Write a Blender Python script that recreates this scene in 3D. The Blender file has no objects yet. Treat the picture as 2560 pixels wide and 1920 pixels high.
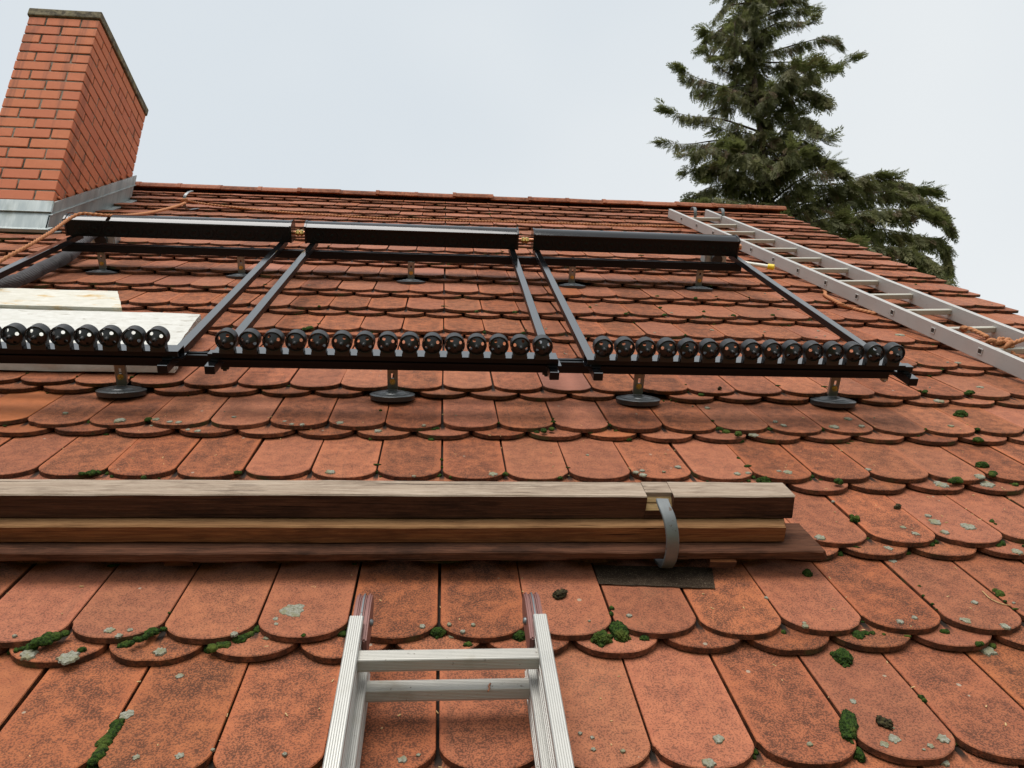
import bpy, bmesh, math, random
import numpy as np
from mathutils import Matrix, Vector, noise as mnoise

rnd = random.Random(7)
S = bpy.context.scene
COL = S.collection

# ------------------------------------------------------------------ camera, sky, sun, exposure
# Roof coordinates: u along the ridge (right), v up the slope, n out of the roof. 45 degree roof.
SQ = math.sqrt(.5)
Z0 = 5.0
M_ROOF = Matrix(((1, 0, 0, 0), (0, SQ, -SQ, 0), (0, SQ, SQ, Z0), (0, 0, 0, 1)))
CR = np.array([[0.9959492, -0.0763754, 0.047455], [0.0159623, -0.3692037, -0.9292114], [0.0884894, 0.9262048, -0.366489]])
CC = np.array([-0.0007068, -0.9701008, 1.0347147])
FPX = 1950.0

cam_data = bpy.data.cameras.new('camera')
cam = bpy.data.objects.new('camera', cam_data)
COL.objects.link(cam)
cam_data.sensor_width = 36.0
cam_data.lens = FPX / 2560 * 36
cam_data.clip_start = .02
cam_data.clip_end = 2000
cl = Matrix.Identity(4)
for i in range(3):
    cl[i][0] = CR[0][i]; cl[i][1] = -CR[1][i]; cl[i][2] = -CR[2][i]; cl[i][3] = CC[i]
cam.matrix_world = M_ROOF @ cl
S.camera = cam

SUN_EL, SUN_AZ = math.radians(62), math.radians(205)      # azimuth clockwise from +Y: behind the camera, a little left
world = bpy.data.worlds.new('World')
S.world = world
world.use_nodes = True
wn = world.node_tree
wn.nodes.clear()
w_out = wn.nodes.new('ShaderNodeOutputWorld')
w_bg = wn.nodes.new('ShaderNodeBackground')
w_sky = wn.nodes.new('ShaderNodeTexSky')
w_sky.sky_type = 'NISHITA'
w_sky.sun_disc = False
w_sky.sun_elevation = SUN_EL
w_sky.sun_rotation = SUN_AZ
w_sky.dust_density = 6.0
w_sc = wn.nodes.new('ShaderNodeVectorMath'); w_sc.operation = 'SCALE'; w_sc.inputs[3].default_value = .05
w_tc = wn.nodes.new('ShaderNodeTexCoord')
w_map = wn.nodes.new('ShaderNodeMapping'); w_map.inputs[3].default_value = (1, 1, 1.6)
w_no = wn.nodes.new('ShaderNodeTexNoise'); w_no.inputs['Scale'].default_value = 1.1; w_no.inputs['Detail'].default_value = 3
w_rp = wn.nodes.new('ShaderNodeValToRGB')
w_rp.color_ramp.elements[0].position = .36; w_rp.color_ramp.elements[0].color = (.385, .415, .438, 1)
w_rp.color_ramp.elements[1].position = .66; w_rp.color_ramp.elements[1].color = (.462, .476, .480, 1)
w_mx = wn.nodes.new('ShaderNodeMix'); w_mx.data_type = 'RGBA'; w_mx.inputs[0].default_value = .9
wn.links.new(w_sky.outputs[0], w_sc.inputs[0])
wn.links.new(w_tc.outputs['Generated'], w_map.inputs[0])
wn.links.new(w_map.outputs[0], w_no.inputs['Vector'])
w_sp = wn.nodes.new('ShaderNodeSeparateXYZ')        # the cloud deck thins slowly towards the right
wn.links.new(w_tc.outputs['Generated'], w_sp.inputs[0])
w_ad = wn.nodes.new('ShaderNodeMath'); w_ad.operation = 'MULTIPLY_ADD'; w_ad.inputs[1].default_value = .22
wn.links.new(w_sp.outputs[0], w_ad.inputs[0]); wn.links.new(w_no.outputs['Fac'], w_ad.inputs[2])
wn.links.new(w_ad.outputs[0], w_rp.inputs[0])
wn.links.new(w_sc.outputs[0], w_mx.inputs[6])
wn.links.new(w_rp.outputs[0], w_mx.inputs[7])
wn.links.new(w_mx.outputs[2], w_bg.inputs[0])
w_bg.inputs[1].default_value = 1.0
wn.links.new(w_bg.outputs[0], w_out.inputs[0])

sun_d = bpy.data.lights.new('sun', 'SUN')
sun_d.energy = 1.5
sun_d.angle = math.radians(36)
sun_d.color = (1, .97, .93)
sun = bpy.data.objects.new('sun', sun_d)
COL.objects.link(sun)
sdir = Vector((math.sin(SUN_AZ) * math.cos(SUN_EL), math.cos(SUN_AZ) * math.cos(SUN_EL), math.sin(SUN_EL)))
sun.rotation_euler = sdir.to_track_quat('Z', 'Y').to_euler()
sun.location = (0, 0, 30)

vs = S.view_settings
vs.view_transform = 'Standard'
vs.look = 'None'
vs.gamma = 1
vs.exposure = 1.0
vs.use_curve_mapping = False

# ------------------------------------------------------------------ helpers
def ray(x, y):
    return CR.T @ np.array([(x - 1280) / FPX, (y - 960) / FPX, 1.0])

def at(x, y, n=None, v=None, u=None):
    """pixel of the photograph -> roof point on a plane n / v / u"""
    d = ray(x, y)
    if n is not None: s = (n - CC[2]) / d[2]
    elif v is not None: s = (v - CC[1]) / d[1]
    else: s = (u - CC[0]) / d[0]
    return CC + s * d

def pix(p):
    q = CR @ (np.asarray(p, float) - CC)
    return FPX * q[0] / q[2] + 1280, FPX * q[1] / q[2] + 960, q[2]

# tile grid: TW column pitch, P course pitch, every course = lower layer (offset half a tile) + upper layer
TW, P, SAG, LOW, TILT, TT = .18, .3257228, .047, .04, .101, .0152
RAD = (.177 ** 2) / (8 * SAG) + SAG / 2
def arc(x):
    t = min(1.0, abs(x) / .0876)
    return .056 * (1 - (1 - t ** 2.2) ** .62)
def surf(u, v):
    """height of the visible tile surface"""
    k = math.floor((v + SAG + LOW) / P) + 1
    while k > -6:
        xu = (u / TW - math.floor(u / TW) - .5) * TW
        if v >= k * P - SAG + arc(xu): return -(v - k * P) * TILT
        xl = ((u / TW + .5) - math.floor(u / TW + .5) - .5) * TW
        if v >= k * P - SAG - LOW + arc(xl): return -(v - k * P) * TILT - TT
        k -= 1
    return 0
def on_tile(x, y, lift=0):
    n = -.01
    for _ in range(5):
        p = at(x, y, n=n); n = surf(p[0], p[1]) + lift
    p = at(x, y, n=n)
    return p

def tag(o, label=None, cat=None, group=None, kind=None):
    if label: o['label'] = label
    if cat: o['category'] = cat
    if group: o['group'] = group
    if kind: o['kind'] = kind
    return o

def link(o, parent=None, mat=None):
    COL.objects.link(o)
    if parent is not None: o.parent = parent
    if mat is not None: o.matrix_local = mat
    return o

def thing(name, label, cat, loc=(0, 0, 0), group=None, rotz=0.0, roof=True):
    o = bpy.data.objects.new(name, None)
    o.empty_display_size = .05
    COL.objects.link(o)
    m = Matrix.Translation(loc) @ Matrix.Rotation(rotz, 4, 'Z')
    o.matrix_world = (M_ROOF @ m) if roof else m
    return tag(o, label, cat, group)

def mesh_of(bm, name, mats, smooth=False, uv=None):
    me = bpy.data.meshes.new(name)
    bm.normal_update()
    bm.to_mesh(me); bm.free()
    for m in (mats if isinstance(mats, (list, tuple)) else [mats]): me.materials.append(m)
    if smooth:
        me.polygons.foreach_set('use_smooth', [True] * len(me.polygons))
    return me

def part(name, bm, mats, parent, smooth=False, sharp=None, mat=None):
    me = mesh_of(bm, name, mats, smooth)
    if smooth and sharp:
        me.set_sharp_from_angle(angle=math.radians(sharp))
    o = bpy.data.objects.new(name, me)
    return link(o, parent, mat)

def single(name, bm, mats, label, cat, loc=(0, 0, 0), group=None, rotz=0.0, smooth=False, sharp=None, kind=None, roof=True):
    me = mesh_of(bm, name, mats, smooth)
    if smooth and sharp: me.set_sharp_from_angle(angle=math.radians(sharp))
    o = bpy.data.objects.new(name, me)
    COL.objects.link(o)
    m = Matrix.Translation(loc) @ Matrix.Rotation(rotz, 4, 'Z')
    o.matrix_world = (M_ROOF @ m) if roof else m
    return tag(o, label, cat, group, kind)

def add_box(bm, lo, hi, bev=0.0, mat=0, seg=1, M=None):
    c = [(a + b) / 2 for a, b in zip(lo, hi)]
    s = [abs(b - a) for a, b in zip(lo, hi)]
    r = bmesh.ops.create_cube(bm, size=1.0)
    vs_ = r['verts']
    for v in vs_: v.co = Vector((v.co.x * s[0] + c[0], v.co.y * s[1] + c[1], v.co.z * s[2] + c[2]))
    fs = set(f for v in vs_ for f in v.link_faces)
    for f in fs: f.material_index = mat
    out = list(vs_)
    if bev > 0:
        es = list(set(e for v in vs_ for e in v.link_edges))
        r2 = bmesh.ops.bevel(bm, geom=es, offset=bev, segments=seg, affect='EDGES', profile=.5)
        out = list(set(v for f in r2['faces'] for v in f.verts))
        for f in r2['faces']: f.material_index = mat
    if M is not None:
        bmesh.ops.transform(bm, matrix=M, verts=[v for v in out if v.is_valid])
    return out

def add_prism(bm, prof, axis, a, b, mat=0, caps=True):
    """2-D profile extruded along 'x' (profile = y,z), 'y' (profile = x,z) or 'z' (profile = x,y)"""
    def mk(p, t):
        return (t, p[0], p[1]) if axis == 'x' else ((p[0], t, p[1]) if axis == 'y' else (p[0], p[1], t))
    A = [bm.verts.new(mk(p, a)) for p in prof]
    B = [bm.verts.new(mk(p, b)) for p in prof]
    n = len(prof); fs = []
    for i in range(n):
        j = (i + 1) % n
        fs.append(bm.faces.new((A[i], A[j], B[j], B[i])))
    if caps:
        fs.append(bm.faces.new(A[::-1])); fs.append(bm.faces.new(B))
    for f in fs: f.material_index = mat
    bmesh.ops.recalc_face_normals(bm, faces=fs)
    return fs

def catmull(pts, step):
    pts = [np.asarray(p, float) for p in pts]
    pts = [2 * pts[0] - pts[1]] + pts + [2 * pts[-1] - pts[-2]]
    out = []
    for i in range(1, len(pts) - 2):
        p0, p1, p2, p3 = pts[i - 1:i + 3]
        m = max(1, int(np.linalg.norm(p2 - p1) / step))
        for k in range(m):
            t = k / m
            out.append(.5 * (2 * p1 + (p2 - p0) * t + (2 * p0 - 5 * p1 + 4 * p2 - p3) * t * t + (3 * p1 - p0 - 3 * p2 + p3) * t ** 3))
    out.append(pts[-2])
    return out

def sweep(bm, pts, prof, up=(0, 0, 1), mat=0, caps=True, uvl=None, transport=False):
    """prof(i, s) -> list of (a, b) offsets along side and up"""
    pts = [Vector(p) for p in pts]
    n = len(pts); rings = []; s = 0; ss = []
    side_prev = None
    for i, p in enumerate(pts):
        t = (pts[min(i + 1, n - 1)] - pts[max(i - 1, 0)]).normalized()
        if i: s += (p - pts[i - 1]).length
        if transport and side_prev is not None:
            sd = (side_prev - t * side_prev.dot(t)).normalized()
        else:
            sd = t.cross(Vector(up))
            if sd.length < 1e-4: sd = t.cross(Vector((1, 0, 0)))
            sd.normalize()
        side_prev = sd
        u2 = sd.cross(t).normalized()
        rings.append([bm.verts.new(p + sd * a + u2 * b) for a, b in prof(i, s)])
        ss.append(s)
    fs = []
    m = len(rings[0])
    for i in range(n - 1):
        for j in range(m):
            k = (j + 1) % m
            f = bm.faces.new((rings[i][j], rings[i][k], rings[i + 1][k], rings[i + 1][j]))
            f.material_index = mat; fs.append(f)
            if uvl is not None:
                us = (j / m, (j + 1) / m, (j + 1) / m, j / m); vv = (ss[i], ss[i], ss[i + 1], ss[i + 1])
                for l, a, b in zip(f.loops, us, vv): l[uvl].uv = (a, b)
    if caps:
        for rg in (rings[0][::-1], rings[-1]):
            f = bm.faces.new(rg); f.material_index = mat; fs.append(f)
    bmesh.ops.recalc_face_normals(bm, faces=fs)
    return fs

def circ(r, seg, ph=0.0):
    return [(r * math.cos(2 * math.pi * k / seg + ph), r * math.sin(2 * math.pi * k / seg + ph)) for k in range(seg)]

def tube(bm, pts, r, seg=12, mat=0, caps=True, uvl=None, up=(0, 0, 1)):
    c = circ(1, seg)
    rf = r if callable(r) else (lambda i, s: r)
    return sweep(bm, pts, lambda i, s: [(a * rf(i, s), b * rf(i, s)) for a, b in c], up=up, mat=mat, caps=caps, uvl=uvl, transport=True)

def lathe(bm, prof, seg, origin=(0, 0, 0), axis='z', mat=0, cap_a=False, cap_b=False):
    """prof: list of (r, h)"""
    o = Vector(origin); rings = []
    for r, h in prof:
        rg = []
        for k in range(seg):
            a = 2 * math.pi * k / seg
            x, y = r * math.cos(a), r * math.sin(a)
            q = (x, y, h) if axis == 'z' else ((x, h, y) if axis == 'y' else (h, x, y))
            rg.append(bm.verts.new(o + Vector(q)))
        rings.append(rg)
    fs = []
    for i in range(len(rings) - 1):
        for k in range(seg):
            j = (k + 1) % seg
            fs.append(bm.faces.new((rings[i][k], rings[i][j], rings[i + 1][j], rings[i + 1][k])))
    if cap_a: fs.append(bm.faces.new(rings[0][::-1]))
    if cap_b: fs.append(bm.faces.new(rings[-1]))
    for f in fs: f.material_index = mat
    bmesh.ops.recalc_face_normals(bm, faces=fs)
    return fs

# ------------------------------------------------------------------ materials
class NT:
    def __init__(self, name, rough=.6, metal=0.0, spec=.5):
        self.m = bpy.data.materials.new(name)
        self.m.use_nodes = True
        self.t = self.m.node_tree
        self.b = self.t.nodes['Principled BSDF']
        self.b.inputs['Roughness'].default_value = rough
        self.b.inputs['Metallic'].default_value = metal
        self.b.inputs['Specular IOR Level'].default_value = spec
        self.tc = self.t.nodes.new('ShaderNodeTexCoord')
        self.geo = self.t.nodes.new('ShaderNodeNewGeometry')
    def new(self, k): return self.t.nodes.new(k)
    def put(self, sock, v):
        if hasattr(v, 'bl_idname') or hasattr(v, 'is_output'): self.t.links.new(v, sock)
        elif isinstance(v, (tuple, list)) and len(v) == 3 and sock.type == 'RGBA': sock.default_value = (*v, 1)
        else: sock.default_value = v
    @property
    def pos(self): return self.geo.outputs['Position']
    @property
    def obj(self): return self.tc.outputs['Object']
    @property
    def uv(self): return self.tc.outputs['UV']
    def mapping(self, vec, scale=(1, 1, 1), rot=(0, 0, 0), loc=(0, 0, 0)):
        n = self.new('ShaderNodeMapping'); self.put(n.inputs[0], vec)
        n.inputs[1].default_value = loc; n.inputs[2].default_value = rot; n.inputs[3].default_value = scale
        return n.outputs[0]
    def noise(self, vec, scale, detail=3, rough=.5, dist=0.0):
        n = self.new('ShaderNodeTexNoise'); self.put(n.inputs['Vector'], vec)
        n.inputs['Scale'].default_value = scale; n.inputs['Detail'].default_value = detail
        n.inputs['Roughness'].default_value = rough; n.inputs['Distortion'].default_value = dist
        return n.outputs['Fac']
    def voro(self, vec, scale, feature='F1', out='Distance', rand=1.0):
        n = self.new('ShaderNodeTexVoronoi'); n.feature = feature; self.put(n.inputs['Vector'], vec)
        n.inputs['Scale'].default_value = scale; n.inputs['Randomness'].default_value = rand
        return n.outputs[out]
    def wave(self, vec, scale, dist=0, direction='X', detail=2, dscale=1):
        n = self.new('ShaderNodeTexWave'); n.bands_direction = direction; self.put(n.inputs['Vector'], vec)
        n.inputs['Scale'].default_value = scale; n.inputs['Distortion'].default_value = dist
        n.inputs['Detail'].default_value = detail; n.inputs['Detail Scale'].default_value = dscale
        return n.outputs['Fac']
    def ramp(self, fac, stops):
        n = self.new('ShaderNodeValToRGB'); self.put(n.inputs[0], fac)
        el = n.color_ramp.elements
        while len(el) < len(stops): el.new(.5)
        for e, (p, c) in zip(el, stops):
            e.position = p
            e.color = (*c, 1) if isinstance(c, (tuple, list)) else (c, c, c, 1)
        return n.outputs[0]
    def math(self, op, a, b=None, c=None, clamp=False):
        n = self.new('ShaderNodeMath'); n.operation = op; n.use_clamp = clamp
        self.put(n.inputs[0], a)
        if b is not None: self.put(n.inputs[1], b)
        if c is not None: self.put(n.inputs[2], c)
        return n.outputs[0]
    def mix(self, fac, a, b, mode='MIX'):
        n = self.new('ShaderNodeMix'); n.data_type = 'RGBA'; n.blend_type = mode
        self.put(n.inputs[0], fac); self.put(n.inputs[6], a); self.put(n.inputs[7], b)
        return n.outputs[2]
    def step(self, v, lo, hi, a=0.0, b=1.0):
        n = self.new('ShaderNodeMapRange'); n.interpolation_type = 'SMOOTHSTEP'
        self.put(n.inputs[0], v)
        n.inputs[1].default_value = lo; n.inputs[2].default_value = hi
        n.inputs[3].default_value = a; n.inputs[4].default_value = b
        return n.outputs[0]
    def sep(self, v):
        n = self.new('ShaderNodeSeparateXYZ'); self.put(n.inputs[0], v); return n.outputs
    def hsv(self, col, h=.5, s=1.0, v=1.0):
        n = self.new('ShaderNodeHueSaturation')
        self.put(n.inputs['Hue'], h); self.put(n.inputs['Saturation'], s); self.put(n.inputs['Value'], v); self.put(n.inputs['Color'], col)
        return n.outputs[0]
    def bump(self, h, strength=.3, dist=.002):
        n = self.new('ShaderNodeBump'); n.inputs['Strength'].default_value = strength; n.inputs['Distance'].default_value = dist
        self.put(n.inputs['Height'], h); self.put(self.b.inputs['Normal'], n.outputs[0])
    def color(self, c): self.put(self.b.inputs['Base Color'], c); return self
    def rough(self, r): self.put(self.b.inputs['Roughness'], r); return self

def plain(name, col, rough=.6, metal=0.0, spec=.5, var=.12, scale=30, bump=0.0):
    n = NT(name, rough, metal, spec)
    f = n.noise(n.obj, scale, 4, .6)
    n.color(n.mix(f, tuple(c * (1 - var) for c in col), tuple(min(1, c * (1 + var)) for c in col)))
    if bump: n.bump(f, bump, .002)
    return n.m

MAT = {}
def tile_material(name, edge, clean=None):
    n = NT(name, .72, 0, .16)
    oi = n.new('ShaderNodeObjectInfo')
    at_ = n.new('ShaderNodeAttribute'); at_.attribute_name = 'tint'
    r = n.math('FRACT', n.math('ADD', oi.outputs['Random'], at_.outputs['Fac']))
    r2 = n.math('FRACT', n.math('MULTIPLY', r, 17.31))
    r3 = n.math('FRACT', n.math('MULTIPLY', r, 91.7))
    uvx, uvy, _ = n.sep(n.uv)
    big = n.noise(n.pos, 11, 3, .6)
    mid = n.noise(n.pos, 34, 4, .6)
    fine = n.noise(n.pos, 300, 2, .6)
    grain = n.noise(n.pos, 560, 2, .6)
    base = n.mix(n.step(mid, .3, .72), (.440, .142, .055), (.362, .108, .044)) if clean is None else n.mix(n.step(mid, .25, .75), clean, tuple(v * .85 for v in clean))
    # dark granular film, thicker in the middle of a tile, thinner along its sides and on worn patches
    ed = n.math('MULTIPLY', n.math('ABSOLUTE', n.math('SUBTRACT', n.math('FRACT', uvx), .5)), 2.0)
    film = n.math('MULTIPLY', n.step(ed, 1.02, .70), n.step(n.math('ADD', n.math('MULTIPLY', big, .7), n.math('MULTIPLY', mid, .8)), .40, 1.05, .12, .95))
    film = n.math('MULTIPLY', film, n.step(r3, .0, .8, .45, 1.0))
    film = n.math('MULTIPLY', film, n.step(r, .965, .97, 1.0, .10) if clean is None else .18)
    base = n.mix(n.math('MULTIPLY', film, .50), base, (.180, .078, .044))
    # rain streaks running down the tile
    stv = n.new('ShaderNodeCombineXYZ'); n.put(stv.inputs[0], n.math('MULTIPLY', uvx, 22.0)); n.put(stv.inputs[1], n.math('MULTIPLY', uvy, 1.6)); n.put(stv.inputs[2], n.math('MULTIPLY', r, 40.0))
    stk = n.noise(stv.outputs[0], 1.0, 3, .6)
    base = n.mix(n.math('MULTIPLY', n.step(stk, .54, .72), n.step(r2, .2, .7, 0, .26)), base, (.16, .075, .045))
    spk = n.step(n.math('ADD', fine, n.math('MULTIPLY', film, .14)), .54, .635)
    base = n.mix(n.math('MULTIPLY', spk, n.math('ADD', .42 if clean is None else .10, n.math('MULTIPLY', film, .46))), base, (.062, .029, .018))
    base = n.mix(n.step(grain, .64, .78, 0, .4), base, (.54, .23, .12))
    # pale scraped marks
    sc = n.step(n.noise(n.mapping(n.uv, (9, 1.6, 1), (0, 0, .5), (0, 0, 0)), 2.2, 3, .6), .69, .73)
    base = n.mix(n.math('MULTIPLY', sc, n.step(r2, .72, .74, 0, .4)), base, (.50, .20, .11))
    base = n.hsv(base, n.math('ADD', .497, n.math('MULTIPLY', r, .004)), n.math('ADD', .93, n.math('MULTIPLY', r3, .08)), n.math('ADD', .75, n.math('MULTIPLY', r2, .28)))
    # green-grey bloom
    gr = n.math('MULTIPLY', n.step(n.noise(n.pos, 2.1, 3, .6), .60, .78), n.step(fine, .42, .62))
    base = n.mix(n.math('MULTIPLY', gr, .22), base, (.19, .165, .10))
    # shade and humus of the joint above, painted as a dark stripe: on lower tiles only (their UV is shifted by 2)
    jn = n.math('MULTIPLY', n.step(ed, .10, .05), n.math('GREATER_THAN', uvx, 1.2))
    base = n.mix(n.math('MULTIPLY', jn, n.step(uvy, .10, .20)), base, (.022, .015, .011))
    # small lichen discs
    vd = n.voro(n.pos, 30)
    vc = n.voro(n.pos, 30, out='Color')
    cr, cg, _ = n.sep(vc)
    rad = n.math('MULTIPLY', n.math('SUBTRACT', cr, .90, clamp=True), 1.5)
    wob = n.math('MULTIPLY', n.math('SUBTRACT', fine, .5), .10)
    li = n.math('LESS_THAN', n.math('ADD', vd, wob), rad)
    base = n.mix(n.math('MULTIPLY', li, .6), base, n.mix(cg, (.40, .37, .30), (.33, .33, .24)))
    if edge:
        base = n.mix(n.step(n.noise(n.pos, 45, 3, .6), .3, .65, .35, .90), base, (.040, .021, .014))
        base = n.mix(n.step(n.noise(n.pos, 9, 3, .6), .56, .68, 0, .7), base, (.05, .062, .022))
    n.color(base)
    h = n.math('ADD', n.math('MULTIPLY', fine, .7), n.math('ADD', n.math('MULTIPLY', mid, .8), n.math('MULTIPLY', grain, .35)))
    n.bump(h, .55, .0022)
    n.rough(n.step(film, 0, 1, .58, .76))
    return n.m
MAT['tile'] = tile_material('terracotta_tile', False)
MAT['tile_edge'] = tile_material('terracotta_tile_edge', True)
MAT['tile_orange'] = tile_material('new_orange_tile', False, (.56, .160, .036))
MAT['tile_salmon'] = tile_material('new_salmon_tile', False, (.46, .165, .095))

n = NT('brick', .8, 0, .3)
oi = n.new('ShaderNodeObjectInfo')
f1 = n.noise(n.pos, 40, 4, .65); f2 = n.noise(n.pos, 3.2, 3, .6)
c = n.mix(f1, (.50, .155, .072), (.60, .205, .100))
c = n.mix(n.step(oi.outputs['Random'], 0, 1, 0, .5), c, (.47, .135, .075))
c = n.mix(n.step(n.noise(n.mapping(n.pos, (1.4, 1.4, .5)), 3.0, 4, .65), .56, .72, 0, .55), c, (.13, .06, .045))
c = n.mix(n.step(f1, .70, .78, 0, .6), c, (.10, .06, .04))
c = n.mix(n.math('MULTIPLY', n.step(n.noise(n.mapping(n.pos, (9, 5, .35)), 1.3, 3, .6), .54, .70), .5), c, (.16, .075, .055))
n.color(c); n.bump(n.noise(n.pos, 130, 4, .6), .35, .002)
MAT['brick'] = n.m
n = NT('mortar', .95, 0, .2)
f1 = n.noise(n.pos, 60, 4, .6)
n.color(n.mix(n.step(n.noise(n.pos, 7, 3, .6), .42, .62), n.mix(f1, (.17, .145, .112), (.31, .265, .21)), (.060, .050, .036)))
n.bump(f1, .8, .004)
MAT['mortar'] = n.m
n = NT('concrete_cap', .92, 0, .2)
f1 = n.noise(n.pos, 28, 5, .65)
c = n.mix(n.step(f1, .35, .65), (.07, .06, .045), (.22, .185, .12))
c = n.mix(n.step(n.noise(n.pos, 9, 3, .6), .55, .66, 0, .7), c, (.20, .18, .09))
n.color(c); n.bump(f1, .9, .006)
MAT['cap'] = n.m
n = NT('zinc', .42, .75, .5)
f1 = n.noise(n.pos, 5, 5, .65); f2 = n.noise(n.mapping(n.pos, (6, 6, .9)), 4, 4, .6)
c = n.mix(n.step(f2, .35, .68), (.30, .335, .335), (.42, .45, .44))
c = n.mix(n.step(f1, .58, .7, 0, .4), c, (.26, .28, .24))
n.color(c); n.rough(n.step(f1, .3, .7, .38, .6))
MAT['zinc'] = n.m

def gloss_black(name, rough, ior):
    n = NT(name, rough, 0, .5)
    n.b.inputs['IOR'].default_value = ior
    f = n.noise(n.obj, 20, 4, .65)
    d = n.voro(n.obj, 48)
    dc = n.sep(n.voro(n.obj, 48, out='Color'))[0]
    dust = n.math('MULTIPLY', n.math('LESS_THAN', d, .07), n.math('GREATER_THAN', dc, .88))
    n.color(n.mix(n.math('MULTIPLY', dust, .3), n.mix(f, (.003, .003, .004), (.006, .006, .007)), (.35, .33, .32)))
    n.rough(n.step(f, .3, .75, rough, rough * 1.5))
    return n.m
MAT['black'] = gloss_black('black_anodised_aluminium', .08, 3.0)
MAT['black_cover'] = gloss_black('black_gloss_cover', .10, 1.45)
MAT['black_matt'] = gloss_black('black_powder_coat', .30, 1.30)
MAT['black_plastic'] = gloss_black('black_satin_plastic', .34, 1.55)
MAT['rubber'] = plain('black_rubber', (.012, .012, .012), .55)

def alu(name, axis, base=(.50, .49, .455), dirt=.4, ribs=0, metal=.55, rough=.42):
    n = NT(name, rough, metal, .5)
    sc = [60, 60, 60]; sc[axis] = 1.6
    st = n.noise(n.mapping(n.obj, sc), 1.0, 4, .65)
    bl = n.noise(n.obj, 7, 5, .65)
    sp = n.noise(n.obj, 90, 3, .6)
    c = n.mix(st, tuple(x * .86 for x in base), base)
    c = n.mix(n.step(bl, .55, .75, 0, dirt), c, (.30, .26, .19))
    c = n.mix(n.step(sp, .67, .74, 0, .8), c, (.13, .10, .075))
    n.color(c)
    n.rough(n.step(bl, .3, .7, rough - .06, rough + .18))
    n.bump(n.math('ADD', st, n.math('MULTIPLY', bl, .5)), .12, .001)
    return n.m
MAT['alu_v'] = alu('aluminium_stile', 1)
MAT['alu_u'] = alu('aluminium_rung', 0, (.47, .45, .405), .65)
MAT['alu_far'] = alu('oxidised_aluminium', 1, (.49, .475, .455), .18, rough=.52, metal=.35)
MAT['alu_far_rung'] = alu('oxidised_aluminium_rung', 0, (.50, .47, .40), .8, rough=.5, metal=.3)
MAT['dark'] = plain('dark_hollow', (.035, .024, .018), .9)
n = NT('galvanised_steel', .45, .6, .5)
f1 = n.noise(n.obj, 35, 4, .6); v1 = n.voro(n.obj, 90)
c = n.mix(f1, (.13, .14, .145), (.23, .24, .24))
c = n.mix(n.step(n.noise(n.obj, 60, 3, .6), .64, .70, 0, .8), c, (.10, .06, .04))
c = n.mix(n.step(n.noise(n.obj, 14, 4, .6), .58, .7, 0, .5), c, (.24, .22, .17))
n.color(c); n.bump(f1, .25, .001)
MAT['galv'] = n.m
n = NT('stainless_bracket', .36, .7, .5)
f1 = n.noise(n.mapping(n.obj, (30, 30, 3)), 3, 4, .6)
n.color(n.mix(f1, (.20, .185, .165), (.36, .335, .30)))
MAT['steel'] = n.m
MAT['steel_dark'] = plain('grey_flashing_boot', (.050, .055, .058), .34, .2, .5, .3, 14)
MAT['brass'] = plain('brass', (.70, .48, .15), .28, .9)
MAT['copper'] = plain('copper', (.55, .25, .14), .38, .85)
MAT['white_pipe'] = plain('cream_plastic', (.72, .69, .60), .4, 0, .5, .06)
MAT['yellow'] = plain('yellow_cap', (.85, .60, .02), .38, 0, .5, .05)
MAT['hinge_red'] = plain('oxide_red_paint', (.20, .085, .07), .5, .1, .5, .3, 25)
MAT['plaster'] = plain('plaster', (.62, .58, .50), .9, 0, .2, .06, 4)
MAT['deck'] = plain('roof_deck', (.035, .022, .016), .95, 0, .2)

def wood(name, a, b, dark, dirt=.35, scale=1.0, knots=.5, streak=.55):
    n = NT(name, .85, 0, .10)
    wob = n.noise(n.mapping(n.obj, (2.2, 6, 6)), 1.4, 3, .5)
    wv = n.mapping(n.obj, (1.1, 30, 30))
    g = n.noise(wv, 4.0 * scale, 6, .68, 1.2)
    g2 = n.noise(n.mapping(n.obj, (3.0, 190, 190)), 3.0, 4, .65)
    bl = n.noise(n.mapping(n.obj, (2.6, 9, 9)), 1.8, 6, .7)
    kn = n.voro(n.mapping(n.obj, (1.9, 9, 9)), 1.6)
    c = n.mix(n.step(g, .34, .66), a, b)
    c = n.mix(n.step(g2, .50, .66, 0, streak), c, dark)
    c = n.mix(n.step(bl, .46, .68, 0, dirt), c, dark)
    c = n.mix(n.step(kn, .13, .06, 0, knots), c, tuple(v * .6 for v in dark))
    c = n.mix(n.step(n.noise(n.mapping(n.obj, (14, 120, 120)), 2.0, 4, .7), .68, .74, 0, .5), c, tuple(min(1, v * 1.7) for v in b))
    ck = n.step(n.noise(n.mapping(n.obj, (1.3, 55, 55)), 2.0, 3, .6, .4), .665, .69)
    c = n.mix(n.math('MULTIPLY', ck, .8), c, tuple(v * .3 for v in dark))
    n.color(c)
    n.bump(n.math('SUBTRACT', n.math('ADD', n.math('MULTIPLY', g, .8), g2), ck), .75, .003)
    return n.m
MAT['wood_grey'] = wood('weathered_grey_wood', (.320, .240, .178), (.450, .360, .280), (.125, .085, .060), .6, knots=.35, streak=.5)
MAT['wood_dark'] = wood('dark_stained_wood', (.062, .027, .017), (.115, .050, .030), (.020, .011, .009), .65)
MAT['wood_red'] = wood('reddish_brown_wood', (.175, .062, .026), (.29, .115, .045), (.070, .028, .016), .5)
MAT['wood_tan'] = wood('tan_wood', (.27, .135, .060), (.37, .200, .092), (.11, .050, .024), .55)
MAT['wood_board'] = wood('old_brown_board', (.082, .034, .020), (.150, .066, .038), (.020, .012, .009), .7)
MAT['wood_raw'] = wood('raw_split_wood', (.50, .33, .15), (.66, .47, .24), (.30, .17, .07), .3)

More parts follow.
